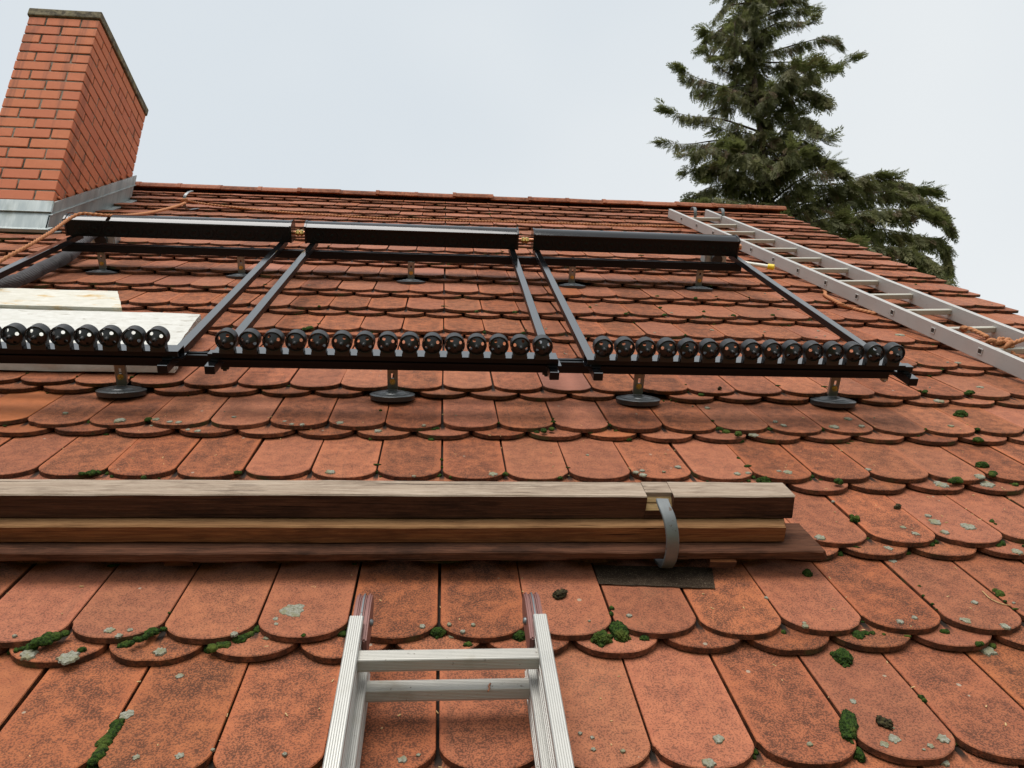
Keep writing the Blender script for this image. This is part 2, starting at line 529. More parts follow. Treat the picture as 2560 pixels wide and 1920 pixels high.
n = NT('polystyrene_top', .85, 0, .3)
f1 = n.noise(n.mapping(n.obj, (14, 22, 22)), 2.0, 5, .65)
c = n.mix(n.step(f1, .35, .7), (.54, .525, .48), (.62, .61, .57))
c = n.mix(n.step(n.noise(n.mapping(n.obj, (7, 22, 10)), 2.2, 4, .6), .62, .66, 0, .55), c, (.30, .27, .22))
n.color(c); n.bump(f1, .5, .004)
MAT['foam'] = n.m
n = NT('polystyrene_stained', .85, 0, .3)
f1 = n.noise(n.mapping(n.obj, (8, 20, 20)), 2.2, 5, .65)
c = n.mix(n.step(f1, .35, .7), (.55, .525, .45), (.64, .615, .545))
st = n.noise(n.mapping(n.obj, (4.5, 10, 8), (0, 0, 0), (.7, .1, 0)), 1.5, 5, .68)
c = n.mix(n.step(st, .52, .66, 0, .7), c, (.52, .33, .11))
c = n.mix(n.step(st, .66, .72, 0, .6), c, (.42, .20, .04))
n.color(c); n.bump(f1, .6, .004)
MAT['foam_stained'] = n.m
n = NT('polystyrene_beads', .9, 0, .3)
vd = n.voro(n.obj, 130)
n.color(n.ramp(vd, [(.0, (.66, .65, .60)), (.55, (.52, .50, .44)), (.85, (.22, .21, .18))])); n.bump(vd, .7, .004)
MAT['foam_bead'] = n.m

n = NT('orange_rope', .85, 0, .25)
f1 = n.noise(n.obj, 90, 3, .6)
n.color(n.mix(f1, (.34, .125, .052), (.52, .24, .115)))
n.bump(n.noise(n.obj, 600, 2, .6), .5, .001)
MAT['rope'] = n.m
n = NT('ribbed_black_sleeve', .6, 0, .4)
uvx, uvy, _ = n.sep(n.uv)
rib = n.math('SINE', n.math('MULTIPLY', uvx, 2 * math.pi * 30))
bl = n.noise(n.obj, 26, 4, .6)
c = n.mix(n.step(rib, -.2, .8), (.010, .010, .011), (.17, .16, .17))
n.color(n.mix(n.step(bl, .5, .7, 0, .6), c, (.035, .033, .034))); n.bump(rib, .8, .003)
MAT['sleeve'] = n.m
n = NT('bitumen_felt', .95, 0, .12)
f1 = n.noise(n.obj, 60, 4, .65); f2 = n.noise(n.obj, 420, 2, .6)
c = n.mix(f1, (.022, .015, .011), (.115, .078, .052))
c = n.mix(n.step(f2, .58, .68, 0, .7), c, (.34, .27, .18))
n.color(c); n.bump(f1, .8, .004)
MAT['felt'] = n.m
n = NT('moss', .95, 0, .2)
f1 = n.noise(n.pos, 190, 4, .7); f2 = n.noise(n.pos, 24, 3, .6)
c = n.mix(n.step(f1, .35, .68), (.007, .017, .003), (.052, .098, .013))
c = n.mix(n.step(f2, .52, .70, 0, .7), c, (.105, .130, .022))
n.color(c); n.bump(f1, 1.0, .006)
MAT['moss'] = n.m
n = NT('dead_moss', .95, 0, .2)
f1 = n.noise(n.pos, 150, 4, .7)
n.color(n.mix(n.step(f1, .35, .65), (.016, .012, .008), (.075, .062, .026))); n.bump(f1, 1.0, .006)
MAT['dead_moss'] = n.m
n = NT('lichen', .95, 0, .2)
f1 = n.noise(n.pos, 230, 4, .7); f2 = n.noise(n.pos, 40, 3, .6)
c = n.mix(n.step(f1, .30, .66), (.16, .155, .10), (.34, .335, .275))
c = n.mix(n.step(f2, .46, .62, 0, .75), c, (.23, .215, .12))
n.color(c); n.bump(f1, 1.0, .004)
MAT['lichen'] = n.m
n = NT('bark', .9, 0, .2)
f1 = n.noise(n.mapping(n.pos, (6, 6, 1)), 4, 5, .65)
n.color(n.mix(f1, (.030, .022, .017), (.10, .065, .050))); n.bump(f1, .8, .01)
MAT['bark'] = n.m
n = NT('conifer_foliage', .6, 0, .35)
a1 = n.new('ShaderNodeAttribute'); a1.attribute_name = 'tint'
f1 = n.noise(n.pos, 1.9, 3, .6)
c = n.mix(a1.outputs['Fac'], (.085, .092, .034), (.235, .225, .090))
c = n.mix(n.step(f1, .50, .68, 0, .55), c, (.190, .160, .062))
c = n.mix(n.step(a1.outputs['Fac'], .88, .90, 0, .8), c, (.150, .085, .050))
n.color(c)
tr = n.new('ShaderNodeBsdfTranslucent'); n.put(tr.inputs[0], n.mix(.5, c, (.20, .24, .07)))
ms = n.new('ShaderNodeMixShader'); ms.inputs[0].default_value = .42
n.t.links.new(n.b.outputs[0], ms.inputs[1]); n.t.links.new(tr.outputs[0], ms.inputs[2])
n.t.links.new(ms.outputs[0], n.t.nodes['Material Output'].inputs[0])
MAT['foliage'] = n.m
n = NT('lawn', .95, 0, .2)
n.color(n.mix(n.noise(n.pos, 3, 5, .7), (.035, .055, .015), (.085, .11, .03)))
MAT['lawn'] = n.m

# ------------------------------------------------------------------ the ground
bm = bmesh.new()
bmesh.ops.create_grid(bm, x_segments=24, y_segments=24, size=400)
for v in bm.verts:
    v.co.z = 0 if v.co.length < 30 else mnoise.noise(v.co * .02) * .6
o = single('ground', bm, MAT['lawn'], None, None, roof=False); tag(o, kind='structure')

# ------------------------------------------------------------------ the house: roof, chimney, walls
V_RIDGE, V_EAVE = 6.09, -3 * P - SAG - LOW + .05
Y_R = SQ * V_RIDGE
HOUSE = Vector((0, Y_R, 0))
U_L, U_R = -4.32, 3.06
house = thing('house', 'house under a steep roof of weathered red beaver-tail tiles, brick chimney at left', 'house', HOUSE, roof=False)
def to_house(o): o.matrix_local = Matrix.Translation(-HOUSE); return o
ze = Z0 + SQ * V_EAVE - .12
ye = SQ * V_EAVE
bm = bmesh.new()
add_box(bm, (U_L + .1, ye + .35, 0), (U_R - .12, 2 * Y_R - ye - .35, ze + .2), 0)
for x0, x1 in ((U_L + .1, U_L + .3), (U_R - .32, U_R - .12)):
    add_prism(bm, [(ye + .35, ze + .2), (2 * Y_R - ye - .35, ze + .2), (Y_R, Z0 + SQ * V_RIDGE - .16)], 'x', x0, x1)
to_house(part('wall', bm, MAT['plaster'], house))
bm = bmesh.new()      # sheathing under the tiles, both slopes
dk = .075
add_prism(bm, [(ye, Z0 + SQ * V_EAVE - dk * 1.4), (Y_R, Z0 + SQ * V_RIDGE - dk * 1.4), (2 * Y_R - ye, Z0 + SQ * V_EAVE - dk * 1.4),
               (2 * Y_R - ye, Z0 + SQ * V_EAVE - dk * 1.4 - .05), (Y_R, Z0 + SQ * V_RIDGE - dk * 1.4 - .06), (ye, Z0 + SQ * V_EAVE - dk * 1.4 - .05)], 'x', U_L, U_R - .02)
roof = to_house(part('roof', bm, MAT['deck'], house))
ROOF_L = Matrix.Translation(HOUSE) @ M_ROOF if False else M_ROOF
# roof part has local matrix T(-HOUSE) under house at HOUSE, i.e. identity in the world: children take roof matrices directly

def tile_mesh(name, x0=-.0876, x1=.0876, length=.38, seed=0, shift=0):
    r = random.Random(seed)
    pts = []
    N = 14
    for i in range(N + 1):
        x = (x0 + x1) / 2 + (x1 - x0) / 2 * math.sin(math.pi * (i / N - .5)) 
        pts.append((x, arc(x) + r.uniform(-.0006, .0006)))
    if seed % 3 == 1:            # a chipped lower edge
        q = r.randrange(1, N); pts[q] = (pts[q][0] + r.uniform(-.002, .002), pts[q][1] + r.uniform(.003, .006))
    pts += [(x1, length), (x0, length)]
    verts, faces, mats = [], [], []
    cx, cy = (x0 + x1) / 2, .16
    def ring(z, ins):
        b = len(verts)
        for x, y in pts:
            d = math.hypot(x - cx, y - cy)
            verts.append((x - (x - cx) / d * ins, y - (y - cy) / d * ins, z))
        return b
    A = ring(0, .0022); B = ring(-.0018, .0002); C_ = ring(-.0140, .0004)
    m = len(pts)
    faces.append(tuple(range(A, A + m))); mats.append(0)
    for a, b, mi in ((A, B, 0), (B, C_, 1)):
        for i in range(m):
            j = (i + 1) % m
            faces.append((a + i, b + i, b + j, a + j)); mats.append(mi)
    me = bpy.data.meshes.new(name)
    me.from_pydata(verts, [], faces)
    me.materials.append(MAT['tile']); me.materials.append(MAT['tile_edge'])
    me.polygons.foreach_set('material_index', mats)
    uvl = me.uv_layers.new(name='UVMap')
    for l in me.loops:
        p = verts[l.vertex_index]
        uvl.data[l.index].uv = (p[0] / .18 + .5 + shift, p[1] / .38)
    me.update()
    return me
TILES = [tile_mesh('roof_tile_%d' % i, seed=i) for i in range(10)]
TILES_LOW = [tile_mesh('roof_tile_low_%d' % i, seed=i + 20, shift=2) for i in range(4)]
FRESH = {}
for nm, mk in (('orange', 'tile_orange'), ('salmon', 'tile_salmon')):
    FRESH[nm] = tile_mesh('roof_tile_' + nm, seed=40); FRESH[nm].materials[0] = MAT[mk]
fresh = {(4, -8): 'orange', (4, -9): 'orange', (5, 2): 'salmon', (10, -1): 'salmon', (10, -6): 'salmon'}   # replaced tiles
half_r = tile_mesh('roof_tile_edge', -.0885, .064, shift=2)
half_l = tile_mesh('roof_tile_edge_b', -.064, .0885)

missing = {(5, -6), (5, -1), (5, 4), (5, 8), (10, -10), (10, -6), (10, -1), (10, 4), (10, 8)}     # lower tiles replaced by anchor plates
JL = int(round(U_L / TW)); JR = int(round(U_R / TW))
specs = []
for k in range(-3, 19):
    ru = rnd.uniform(-.002, .002)
    for j in range(JL, JR):
        for layer in (1, 0):
            if layer == 0 and (k, j) in missing: continue
            uc = (j + .5) * TW if layer else (j) * TW
            if layer == 0 and j == JL: continue
            tip = k * P - SAG - (0 if layer else LOW)
            if -3.03 < uc < -2.44 and 4.10 < tip + .1 < 5.60: continue        # chimney
            du, dv = rnd.gauss(0, .0011), rnd.gauss(0, .0036)
            dn = rnd.uniform(-.0008, .0022)
            rz, ry = rnd.gauss(0, .0045), rnd.gauss(0, .009)
            nn = -(tip - k * P) * TILT - (0 if layer else TT) + dn
            m = Matrix.Translation((uc + du + ru, tip + dv, nn)) @ Matrix.Rotation(rz, 4, 'Z') @ Matrix.Rotation(ry, 4, 'Y') @ Matrix.Rotation(-math.atan(TILT) + rnd.gauss(0, .002), 4, 'X')
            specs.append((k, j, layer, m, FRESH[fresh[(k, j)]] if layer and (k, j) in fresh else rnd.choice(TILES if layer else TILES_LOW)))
    # lower layer at the verge: a cut tile closes the course
    m = Matrix.Translation((JR * TW - .036, k * P - SAG - LOW, -(-SAG - LOW) * TILT - TT)) @ Matrix.Rotation(-math.atan(TILT), 4, 'X')
    specs.append((k, JR, 0, m, half_r))
def score(s):
    k, j, layer, m, _ = s
    p = m @ Vector((0, .14 if layer else .02, 0))
    x, y, d = pix(p)
    if d < .1 or x < -60 or x > 2620 or y > 2010 or y < 0: return 0
    if -1.85 < p.x < -.95 and 1.67 < p.y < 2.35: return 0
    if layer and (k, j) in fresh: return 1e6
    return (.045 if layer else .006) / d ** 3
specs.sort(key=score, reverse=True)
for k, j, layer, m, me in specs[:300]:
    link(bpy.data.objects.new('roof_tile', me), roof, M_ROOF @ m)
# the remaining courses: one part
vc, fc, mc, uc_, tc_ = [], [], [], [], []
base = 0
cache = {}
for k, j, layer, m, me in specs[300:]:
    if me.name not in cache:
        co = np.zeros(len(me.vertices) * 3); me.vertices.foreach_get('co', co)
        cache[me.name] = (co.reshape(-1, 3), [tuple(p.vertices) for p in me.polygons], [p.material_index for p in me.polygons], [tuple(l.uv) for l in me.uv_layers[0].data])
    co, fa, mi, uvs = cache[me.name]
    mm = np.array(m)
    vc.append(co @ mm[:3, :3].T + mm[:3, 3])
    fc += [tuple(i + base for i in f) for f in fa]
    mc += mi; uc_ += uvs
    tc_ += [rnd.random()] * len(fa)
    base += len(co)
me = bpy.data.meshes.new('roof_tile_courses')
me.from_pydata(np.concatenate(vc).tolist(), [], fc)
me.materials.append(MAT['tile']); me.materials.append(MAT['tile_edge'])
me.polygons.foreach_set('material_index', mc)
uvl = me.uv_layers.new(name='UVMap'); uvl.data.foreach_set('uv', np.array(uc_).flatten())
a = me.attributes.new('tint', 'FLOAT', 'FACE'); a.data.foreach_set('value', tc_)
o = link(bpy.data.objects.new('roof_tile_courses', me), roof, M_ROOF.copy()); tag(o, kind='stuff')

# ridge tiles: half-round, overlapping by a collar
def ridge_mesh():
    bm = bmesh.new()
    uvl = bm.loops.layers.uv.new('UVMap')
    prof = []
    for a in range(0, 181, 15):
        t = math.radians(a)
        prof.append((-math.cos(t) * .105, math.sin(t) ** .8 * .078))
    inner = [(x * .87, z * .82 - .002) for x, z in prof]
    full = prof + inner[::-1]
    for x0, x1, s in ((-.17, .155, 1.0), (.155, .185, 1.05)):
        fs = add_prism(bm, [(y * s, z * s) for y, z in full], 'x', x0, x1)
        for f in fs:
            for l in f.loops: l[uvl].uv = (.5 + l.vert.co.y * 3, .5 + l.vert.co.x)
    return mesh_of(bm, 'ridge_tile', [MAT['tile']], False)
rme = ridge_mesh()
rx = U_R + .02 - .17
while rx > U_L:
    m = Matrix.Translation((rx, Y_R + rnd.gauss(0, .004), Z0 + SQ * V_RIDGE - .062 + rnd.gauss(0, .003))) @ Matrix.Rotation(math.pi + rnd.gauss(0, .006), 4, 'Z') @ Matrix.Rotation(rnd.gauss(0, .004), 4, 'Y')
    link(bpy.data.objects.new('ridge_tile', rme), roof, m)
    rx -= .333

# chimney -------------------------------------------------------
CX1, CX0, CY0, CY1 = -2.50, -2.98, 2.93, 3.90
CTOP = Z0 + 4.731
bm = bmesh.new()
add_box(bm, (CX0 + .006, CY0 + .006, Z0 + 2.6), (CX1 - .006, CY1 - .006, CTOP + .001), 0)
chim = to_house(part('chimney', bm, MAT['mortar'], house))
brick_meshes = {}
def brick(sx, sy, sz=.071):
    key = (round(sx, 3), round(sy, 3), rnd.randrange(3))
    if key not in brick_meshes:
        bm = bmesh.new()
        add_box(bm, (-sx / 2, -sy / 2, -sz / 2), (sx / 2, sy / 2, sz / 2), .003)
        for v in bm.verts: v.co += Vector([rnd.uniform(-.0009, .0009) for _ in range(3)])
        brick_meshes[key] = mesh_of(bm, 'brick', MAT['brick'])
    return brick_meshes[key]
CO = .0832
for c_ in range(24):
    z = CTOP - CO * (c_ + .5) - .002
    J = .012
    lay = []
    W, D = CX1 - CX0, CY1 - CY0
    B = .115
    def run(a_, b_, m):            # m equal bricks with joints between a_ and b_
        w = (b_ - a_ - (m - 1) * J) / m
        return [(a_ + i * (w + J), a_ + i * (w + J) + w) for i in range(m)]
    if c_ % 2 == 0:            # header ends of the side stretchers at the corners, one stretcher between
        for x0 in (CX0, CX1 - B):
            lay += [(x0, x0 + B, a_, b_) for a_, b_ in run(CY0, CY1, 4)]
        for y0 in (CY0, CY1 - B): lay += [(a_, b_, y0, y0 + B) for a_, b_ in run(CX0 + B + J, CX1 - B - J, 1)]
    else:                      # two stretchers across the front, sides set back by a header
        for y0 in (CY0, CY1 - B): lay += [(a_, b_, y0, y0 + B) for a_, b_ in run(CX0, CX1, 2)]
        for x0 in (CX0, CX1 - B): lay += [(x0, x0 + B, a_, b_) for a_, b_ in run(CY0 + B + J, CY1 - B - J, 3)]
    for x0, x1, y0, y1 in lay:
        if z + .06 < Z0 + (y0 + y1) / 2 - .12 and y0 > CY0 + .01: continue
        if z < Z0 + 2.86: continue
        link(bpy.data.objects.new('brick', brick(x1 - x0, y1 - y0)), chim, Matrix.Translation(((x0 + x1) / 2 + rnd.gauss(0, .0008), (y0 + y1) / 2 + rnd.gauss(0, .0008), z + rnd.gauss(0, .0006))))
bm = bmesh.new()
add_box(bm, (CX0 - .012, CY0 - .012, CTOP), (CX1 + .012, CY1 + .012, CTOP + .066), .008, seg=2)
bmesh.ops.subdivide_edges(bm, edges=bm.edges[:], cuts=3, use_grid_fill=True)
for v in bm.verts: v.co += mnoise.noise_vector(v.co * 14) * .005
part('chimney_cap', bm, MAT['cap'], chim)
# zinc flashing: apron in front, stepped skirts on the sides, flange on the tiles
def zp(y): return Z0 + y                                  # roof height at y
bm = bmesh.new()
add_box(bm, (CX0 - .022, CY0 - .022, zp(CY0) - .05), (CX1 + .020, CY0 - .010, zp(CY0) + .122), .002)
add_box(bm, (CX0 - .022, CY0 - .026, zp(CY0) + .118), (CX1 + .021, CY0 - .0115, zp(CY0) + .205), .003)
add_box(bm, (CX0 - .03, CY0 - .034, zp(CY0) + .112), (CX1 + .024, CY0 - .018, zp(CY0) + .120), .002)
part('front_flashing', bm, MAT['zinc'], chim)
for sx, x in ((1, CX1), (-1, CX0)):
    bm = bmesh.new()
    ya, yb = CY0 - .022, CY1 + .015
    add_prism(bm, [(ya, zp(ya) - .05), (yb, zp(yb) - .05), (yb, zp(yb) + .125), (ya, zp(ya) + .125)], 'x', x + sx * .010, x + sx * .018)
    add_prism(bm, [(ya, zp(ya) + .12), (yb, zp(yb) + .12), (yb, zp(yb) + .215), (ya, zp(ya) + .215)], 'x', x + sx * .0125, x + sx * .024)
    add_prism(bm, [(ya - .004, zp(ya) + .116), (yb, zp(yb) + .116), (yb, zp(yb) + .123), (ya - .004, zp(ya) + .123)], 'x', x + sx * .012, x + sx * .034)
    part('side_flashing', bm, MAT['zinc'], chim)
bm = bmesh.new()
add_box(bm, (CX0 - .05, 4.085, .012), (CX1 + .045, 4.16, .016), 0)
add_box(bm, (CX0 - .05, 4.078, -.004), (CX1 + .045, 4.085, .016), 0)
add_prism(bm, [(CX1 + .02, 4.12), (CX1 + .08, 4.16), (CX1 + .08, 5.62), (CX1 + .02, 5.62)], 'z', -.02, -.012)
part('flashing_flange', bm, MAT['zinc'], chim, mat=M_ROOF.copy())
bm = bmesh.new()
for i in range(9):           # mortar smears along the skirt
    y = CY0 + .06 + i * .105 + rnd.uniform(-.02, .02)
    add_box(bm, (CX1 + .002, y - .03, zp(y) + .205), (CX1 + .018, y + .03, zp(y) + .205 + rnd.uniform(.012, .03)), .004, M=None)
part('mortar_bead', bm, MAT['brick'], chim)

# ------------------------------------------------------------------ solar collectors
PITCHC = .0711
NC = .2285
def cup_mesh(seed):
    r = random.Random(seed)
    bm = bmesh.new()
    R0, L = .0326, .036
    # outer shell, open at the back, with a lip standing proud of the cone
    lathe(bm, [(R0 - .001, L), (R0, .003), (R0 - .0004, .0006), (R0 - .0014, 0), (R0 - .0028, .0004), (R0 - .0034, .0030)], 32, axis='y')
    lathe(bm, [(R0 - .002, L), (R0 - .0024, .004)], 32, axis='y')
    rot = r.uniform(-.5, .5)
    r_out, r_in, d_out, d_in = R0 - .0034, .0070, .0040, -.0115
    def cone(rho, th):
        rr = r_in + (r_out - r_in) * rho
        h = d_in + (d_out - d_in) * (rho ** 1.05)
        return (rr * math.cos(th), h, rr * math.sin(th))
    K = 16
    for q in range(4):
        t0 = rot + q * math.pi / 2
        outer, hole = [], []
        for i in range(K):
            a = 2 * math.pi * i / K
            cx, cy = math.cos(a), math.sin(a)
            s = 1 / max(abs(cx), abs(cy))
            outer.append(bm.verts.new(cone(.5 + .5 * cy * s, t0 + math.pi / 4 + math.pi / 4 * cx * s)))
            hole.append(bm.verts.new(cone(.60 + .20 * cy, t0 + math.pi / 4 + .27 * cx)))
        for i in range(K):
            j = (i + 1) % K
            f = bm.faces.new((outer[i], outer[j], hole[j], hole[i])); f.smooth = True
    lathe(bm, [(.0076, -.0110), (.0066, -.0145), (.0060, -.0215), (.0035, -.0230), (.0033, -.019), (.001, -.019)], 12, axis='y', cap_b=True)
    bmesh.ops.remove_doubles(bm, verts=bm.verts[:], dist=1e-5)
    bmesh.ops.recalc_face_normals(bm, faces=bm.faces[:])
    for f in bm.faces: f.smooth = True
    # saddle
    add_prism(bm, [(-.0225, -.0450), (.0225, -.0450), (.0225, -.0200), (.012, -.010), (-.012, -.010), (-.0225, -.0200)], 'y', .0035, .030)
    for sx in (-1, 1):
        add_box(bm, (sx * .0240 - .0010, .008, -.0450), (sx * .0240 + .0010, .024, -.0360), 0)
    me = mesh_of(bm, 'tube_cup', MAT['black_plastic'])
    me.set_sharp_from_angle(angle=math.radians(40))
    return me
CUPS = [cup_mesh(i) for i in range(7)]
def seal_mesh():
    bm = bmesh.new()
    lathe(bm, [(.0325, .002), (.0325, -.0006), (.030, -.0012), (.0275, -.0006), (.0275, .002)], 24, axis='y')
    lathe(bm, [(.0275, -.001), (.012, .001), (.010, -.001)], 24, axis='y', cap_b=True)
    return mesh_of(bm, 'tube_seal', MAT['rubber'], True)
SEAL = seal_mesh()
SEAL.materials[0] = MAT['black_matt']
def collector(label, ua, ub, m0, m1, c0, end_pipe=False, vm=3.235, dvt=0.0, skew=(0, 0)):
    """ua, ub rail centres; m0, m1 manifold ends; c0 first cup"""
    uc = (ua + ub) / 2
    t = thing('solar_collector', label, 'solar collector', (uc, 2.4, .125), 'empty tube collectors on the roof')
    T = Matrix.Translation((-uc, -2.4, -.125))
    def P_(name, bm, mat, **k):
        bmesh.ops.transform(bm, matrix=T, verts=bm.verts[:]); return part(name, bm, mat, t, **k)
    for uu, sk in zip((ua, ub), skew):
        bm = bmesh.new()
        for vv in add_box(bm, (uu - .0155, 1.365, .1265), (uu + .0155, vm + .10, .1545), .0015):
            vv.co.x += sk * (vv.co.y - 2.35) / 1.97
        bm.normal_update()
        for f in bm.faces: f.material_index = 0 if f.normal.z > .5 else 1
        P_('side_rail', bm, [MAT['black'], MAT['black_matt']])
    # bottom tray: a C channel on the rails with a lower ledge
    c1 = c0 + 14 * PITCHC
    a, b = c0 - .048, c1 + .054
    bm = bmesh.new()
    v0 = 1.408 + dvt
    add_prism(bm, [(v0, .1835), (v0 + .062, .1835), (v0 + .062, .156), (v0 + .059, .156), (v0 + .059, .1805), (v0 + .003, .1805), (v0 + .003, .166), (v0, .166)], 'x', a, b)
    add_prism(bm, [(v0 - .006, .1625), (v0 + .046, .1625), (v0 + .046, .1555), (v0 - .004, .1555)], 'x', a - .006, b + .012)
    for uu in (ua, ub):
        uu += (skew[0] if uu == ua else skew[1]) * -.47
        add_box(bm, (uu - .017, v0 + .004, .1560), (uu + .017, v0 + .040, .1790), .001)
    bm.normal_update()
    for f in bm.faces: f.material_index = 0 if f.normal.z > .5 else 1
    P_('tube_tray', bm, [MAT['black'], MAT['black_matt']])
    for i in range(15):
        o = bpy.data.objects.new('tube_cup', rnd.choice(CUPS))
        m = Matrix.Translation((c0 + i * PITCHC - uc + rnd.gauss(0, .0008), v0 - .014 - 2.4, NC - .125)) @ Matrix.Rotation(rnd.gauss(0, .02), 4, 'Z')
        link(o, t, m)
    # header box
    bm = bmesh.new()
    add_prism(bm, [(vm + .006, .157), (vm + .112, .157), (vm + .118, .240), (vm + .004, .240)], 'x', m0 + .006, m1 - .006)
    man = P_('manifold', bm, MAT['black_matt'])
    T2 = Matrix.Translation((-uc, -2.4, -.125))
    def Q_(name, bm, mat, **k):
        bmesh.ops.transform(bm, matrix=T2, verts=bm.verts[:]); return part(name, bm, mat, man, **k)
    bm = bmesh.new()
    top = [(vm - .003, .237), (vm - .003, .243), (vm + .006, .2475), (vm + .022, .2565), (vm + .045, .2625), (vm + .072, .2635), (vm + .100, .2585), (vm + .121, .245), (vm + .123, .20), (vm + .119, .20), (vm + .117, .242), (vm + .004, .2405)]
    add_prism(bm, top, 'x', m0 + .004, m1 - .004)
    Q_('manifold_cover', bm, MAT['black_cover'], smooth=True, sharp=50)
    for x0, x1 in ((m0 - .004, m0 + .0055), (m1 - .0055, m1 + .004)):
        bm = bmesh.new()
        prof = [(vm + .002, .1555), (vm + .114, .1555), (vm + .126, .20), (vm + .125, .247), (vm + .102, .2615), (vm + .072, .2665), (vm + .044, .2655), (vm + .020, .259), (vm - .006, .2465), (vm - .006, .236), (vm + .001, .234)]
        add_prism(bm, prof, 'x', x0, x1)
        Q_('end_cap', bm, MAT['black_cover'])
    for i in range(15):
        link(bpy.data.objects.new('tube_seal', SEAL), man, Matrix.Translation((m0 + (m1 - m0) / 2 + (i - 7) * PITCHC - uc, vm + .0052 - 2.4, .198 - .125)))
    if end_pipe:
        bm = bmesh.new()
        tube(bm, [(m1, vm + .06, .20), (m1 + .03, vm + .06, .20)], .011, 12)
        lathe(bm, [(.015, .012), (.017, .016), (.017, .034), (.013, .038), (.008, .038)], 8, (m1, vm + .06, .20), 'x', cap_b=True)
        Q_('pipe_stub', bm, MAT['copper'], smooth=True, sharp=35)
    return t
collector('left tubeless solar collector in front of the chimney, foam slabs under its lower end', -1.900, -.866, -1.955, -.815, -.884 - 14 * PITCHC, dvt=.004, skew=(-.06, 0))
collector('middle tubeless solar collector, between the two brass couplings', -.714, .363, -.739, .394, -.676, skew=(.02, .008))
collector('right tubeless solar collector, its header touching the long ladder', .503, 1.606, .482, 1.628, .5185, end_pipe=True, skew=(0, .05))

def coupling(u0, u1, label):
    t = thing('pipe_coupling', label, 'pipe fitting', ((u0 + u1) / 2, 3.295, .20), 'couplings between collector headers')
    h = (u1 - u0) / 2
    bm = bmesh.new(); tube(bm, [(-h, 0, 0), (h, 0, 0)], .0115, 14); part('copper_pipe', bm, MAT['copper'], t, smooth=True, sharp=40)
    for s in (-1, 1):
        bm = bmesh.new()
        lathe(bm, [(.012, s * .001), (.018, s * .003), (.018, s * .013), (.0145, s * .016), (.0145, s * .020), (.012, s * .021)], 6, (0, 0, 0), 'x')
        part('nut', bm, MAT['brass'], t)
coupling(-.811, -.743, 'brass coupling joining the left and middle collector headers')
coupling(.398, .478, 'brass coupling joining the middle and right collector headers')

def mounting_rail(v0, ua, ub, label):
    uc = (ua + ub) / 2
    bm = bmesh.new()
    h0, h1 = .0855, .1255
    w = .040
    prof = [(0, h0), (w, h0), (w, h1), (w * .68, h1), (w * .68, h1 - .007), (w * .32, h1 - .007), (w * .32, h1), (0, h1), (0, h1 - .012), (.0012, h1 - .013), (0, h1 - .014)]
    add_prism(bm, [(y, z - h0) for y, z in prof], 'x', ua - uc, ub - uc)
    return single('mounting_rail', bm, MAT['black_matt'], label, 'rail', (uc, v0, h0), 'mounting rails under the collectors')
mounting_rail(1.540, -2.25, 1.60, 'lower black aluminium mounting rail under the rows of tube cups')
mounting_rail(3.190, -1.97, 1.645, 'upper black aluminium mounting rail just below the collector headers')
# small cable clips under the lower rail
for x, y, lb in ((1365, 934, 'small black clip under the lower rail beside the middle collector'), (563, 921, 'small black clip under the lower rail near the foam slab'), (2209, 951, 'small metal clip under the right end of the lower rail')):
    p = at(x, y, v=1.556)
    bm = bmesh.new()
    add_box(bm, (-.013, -.006, -.012), (.013, .006, 0), .001); add_box(bm, (-.006, -.008, -.017), (.006, .004, -.010), .001)
    single('rail_clip', bm, MAT['rubber'] if x < 2000 else MAT['steel'], lb, 'clip', (p[0], 1.556, .0850))

def anchor(u, vc, label, rt=.0855, vb=.010, slope=.22, n0=-.010):
    vc += .018
    t = thing('roof_anchor', label, 'roof anchor', (u, vc, n0), 'anchors carrying the mounting rails')
    bm = bmesh.new()
    lathe(bm, [(.076, -.020), (.078, -.003), (.075, -.001), (.064, .0), (.062, .0025), (.050, .003), (.046, .006), (.024, .008), (.022, .011)], 36, cap_b=True)
    for v in bm.verts: v.co.z -= v.co.y * slope + .006
    part('base_disc', bm, MAT['steel_dark'], t, smooth=True, sharp=35)
    bm = bmesh.new()
    h = rt - n0
    w = .0165
    # plate with a slot, folded back under the rail
    add_box(bm, (-w, vb - .0025, .004), (-.0045, vb + .0025, h - .001), .0005)
    add_box(bm, (.0045, vb - .0025, .004), (w, vb + .0025, h - .001), .0005)
    add_box(bm, (-.0047, vb - .0024, .004), (.0047, vb + .0024, h - .036), 0)
    add_box(bm, (-.0047, vb - .0024, h - .018), (.0047, vb + .0024, h - .0015), 0)
    add_box(bm, (-w, vb - .0025, h - .005), (w, vb + .030, h - .0005), .001)
    for s in (-1, 1): add_box(bm, (s * w - .0012, vb - .001, .008), (s * w + .0012, vb + .010, h - .004), 0)
    br = part('bracket', bm, MAT['steel'], t)
    bm = bmesh.new()
    lathe(bm, [(.0105, -.003), (.0105, -.005), (.0075, -.0052)], 14, (0, vb, .034), 'y', cap_b=True)
    lathe(bm, [(.0075, -.005), (.0075, -.011)], 6, (0, vb, .034), 'y', cap_b=True)
    lathe(bm, [(.004, -.010), (.004, -.018)], 10, (0, vb, .034), 'y', cap_b=True)
    part('bolt', bm, MAT['brass'], br)
LV = (1.532, 1.529, 1.522, 1.532)
for u, v, lb in zip((-1.075, -.173, .690, 1.416), LV, ('roof anchor under the lower rail below the foam slab', 'roof anchor under the lower rail below the middle collector',
        'roof anchor under the lower rail below the left end of the right collector', 'rightmost roof anchor under the lower rail')):
    anchor(u, v, lb, vb=.010, slope=.25, n0=.003)
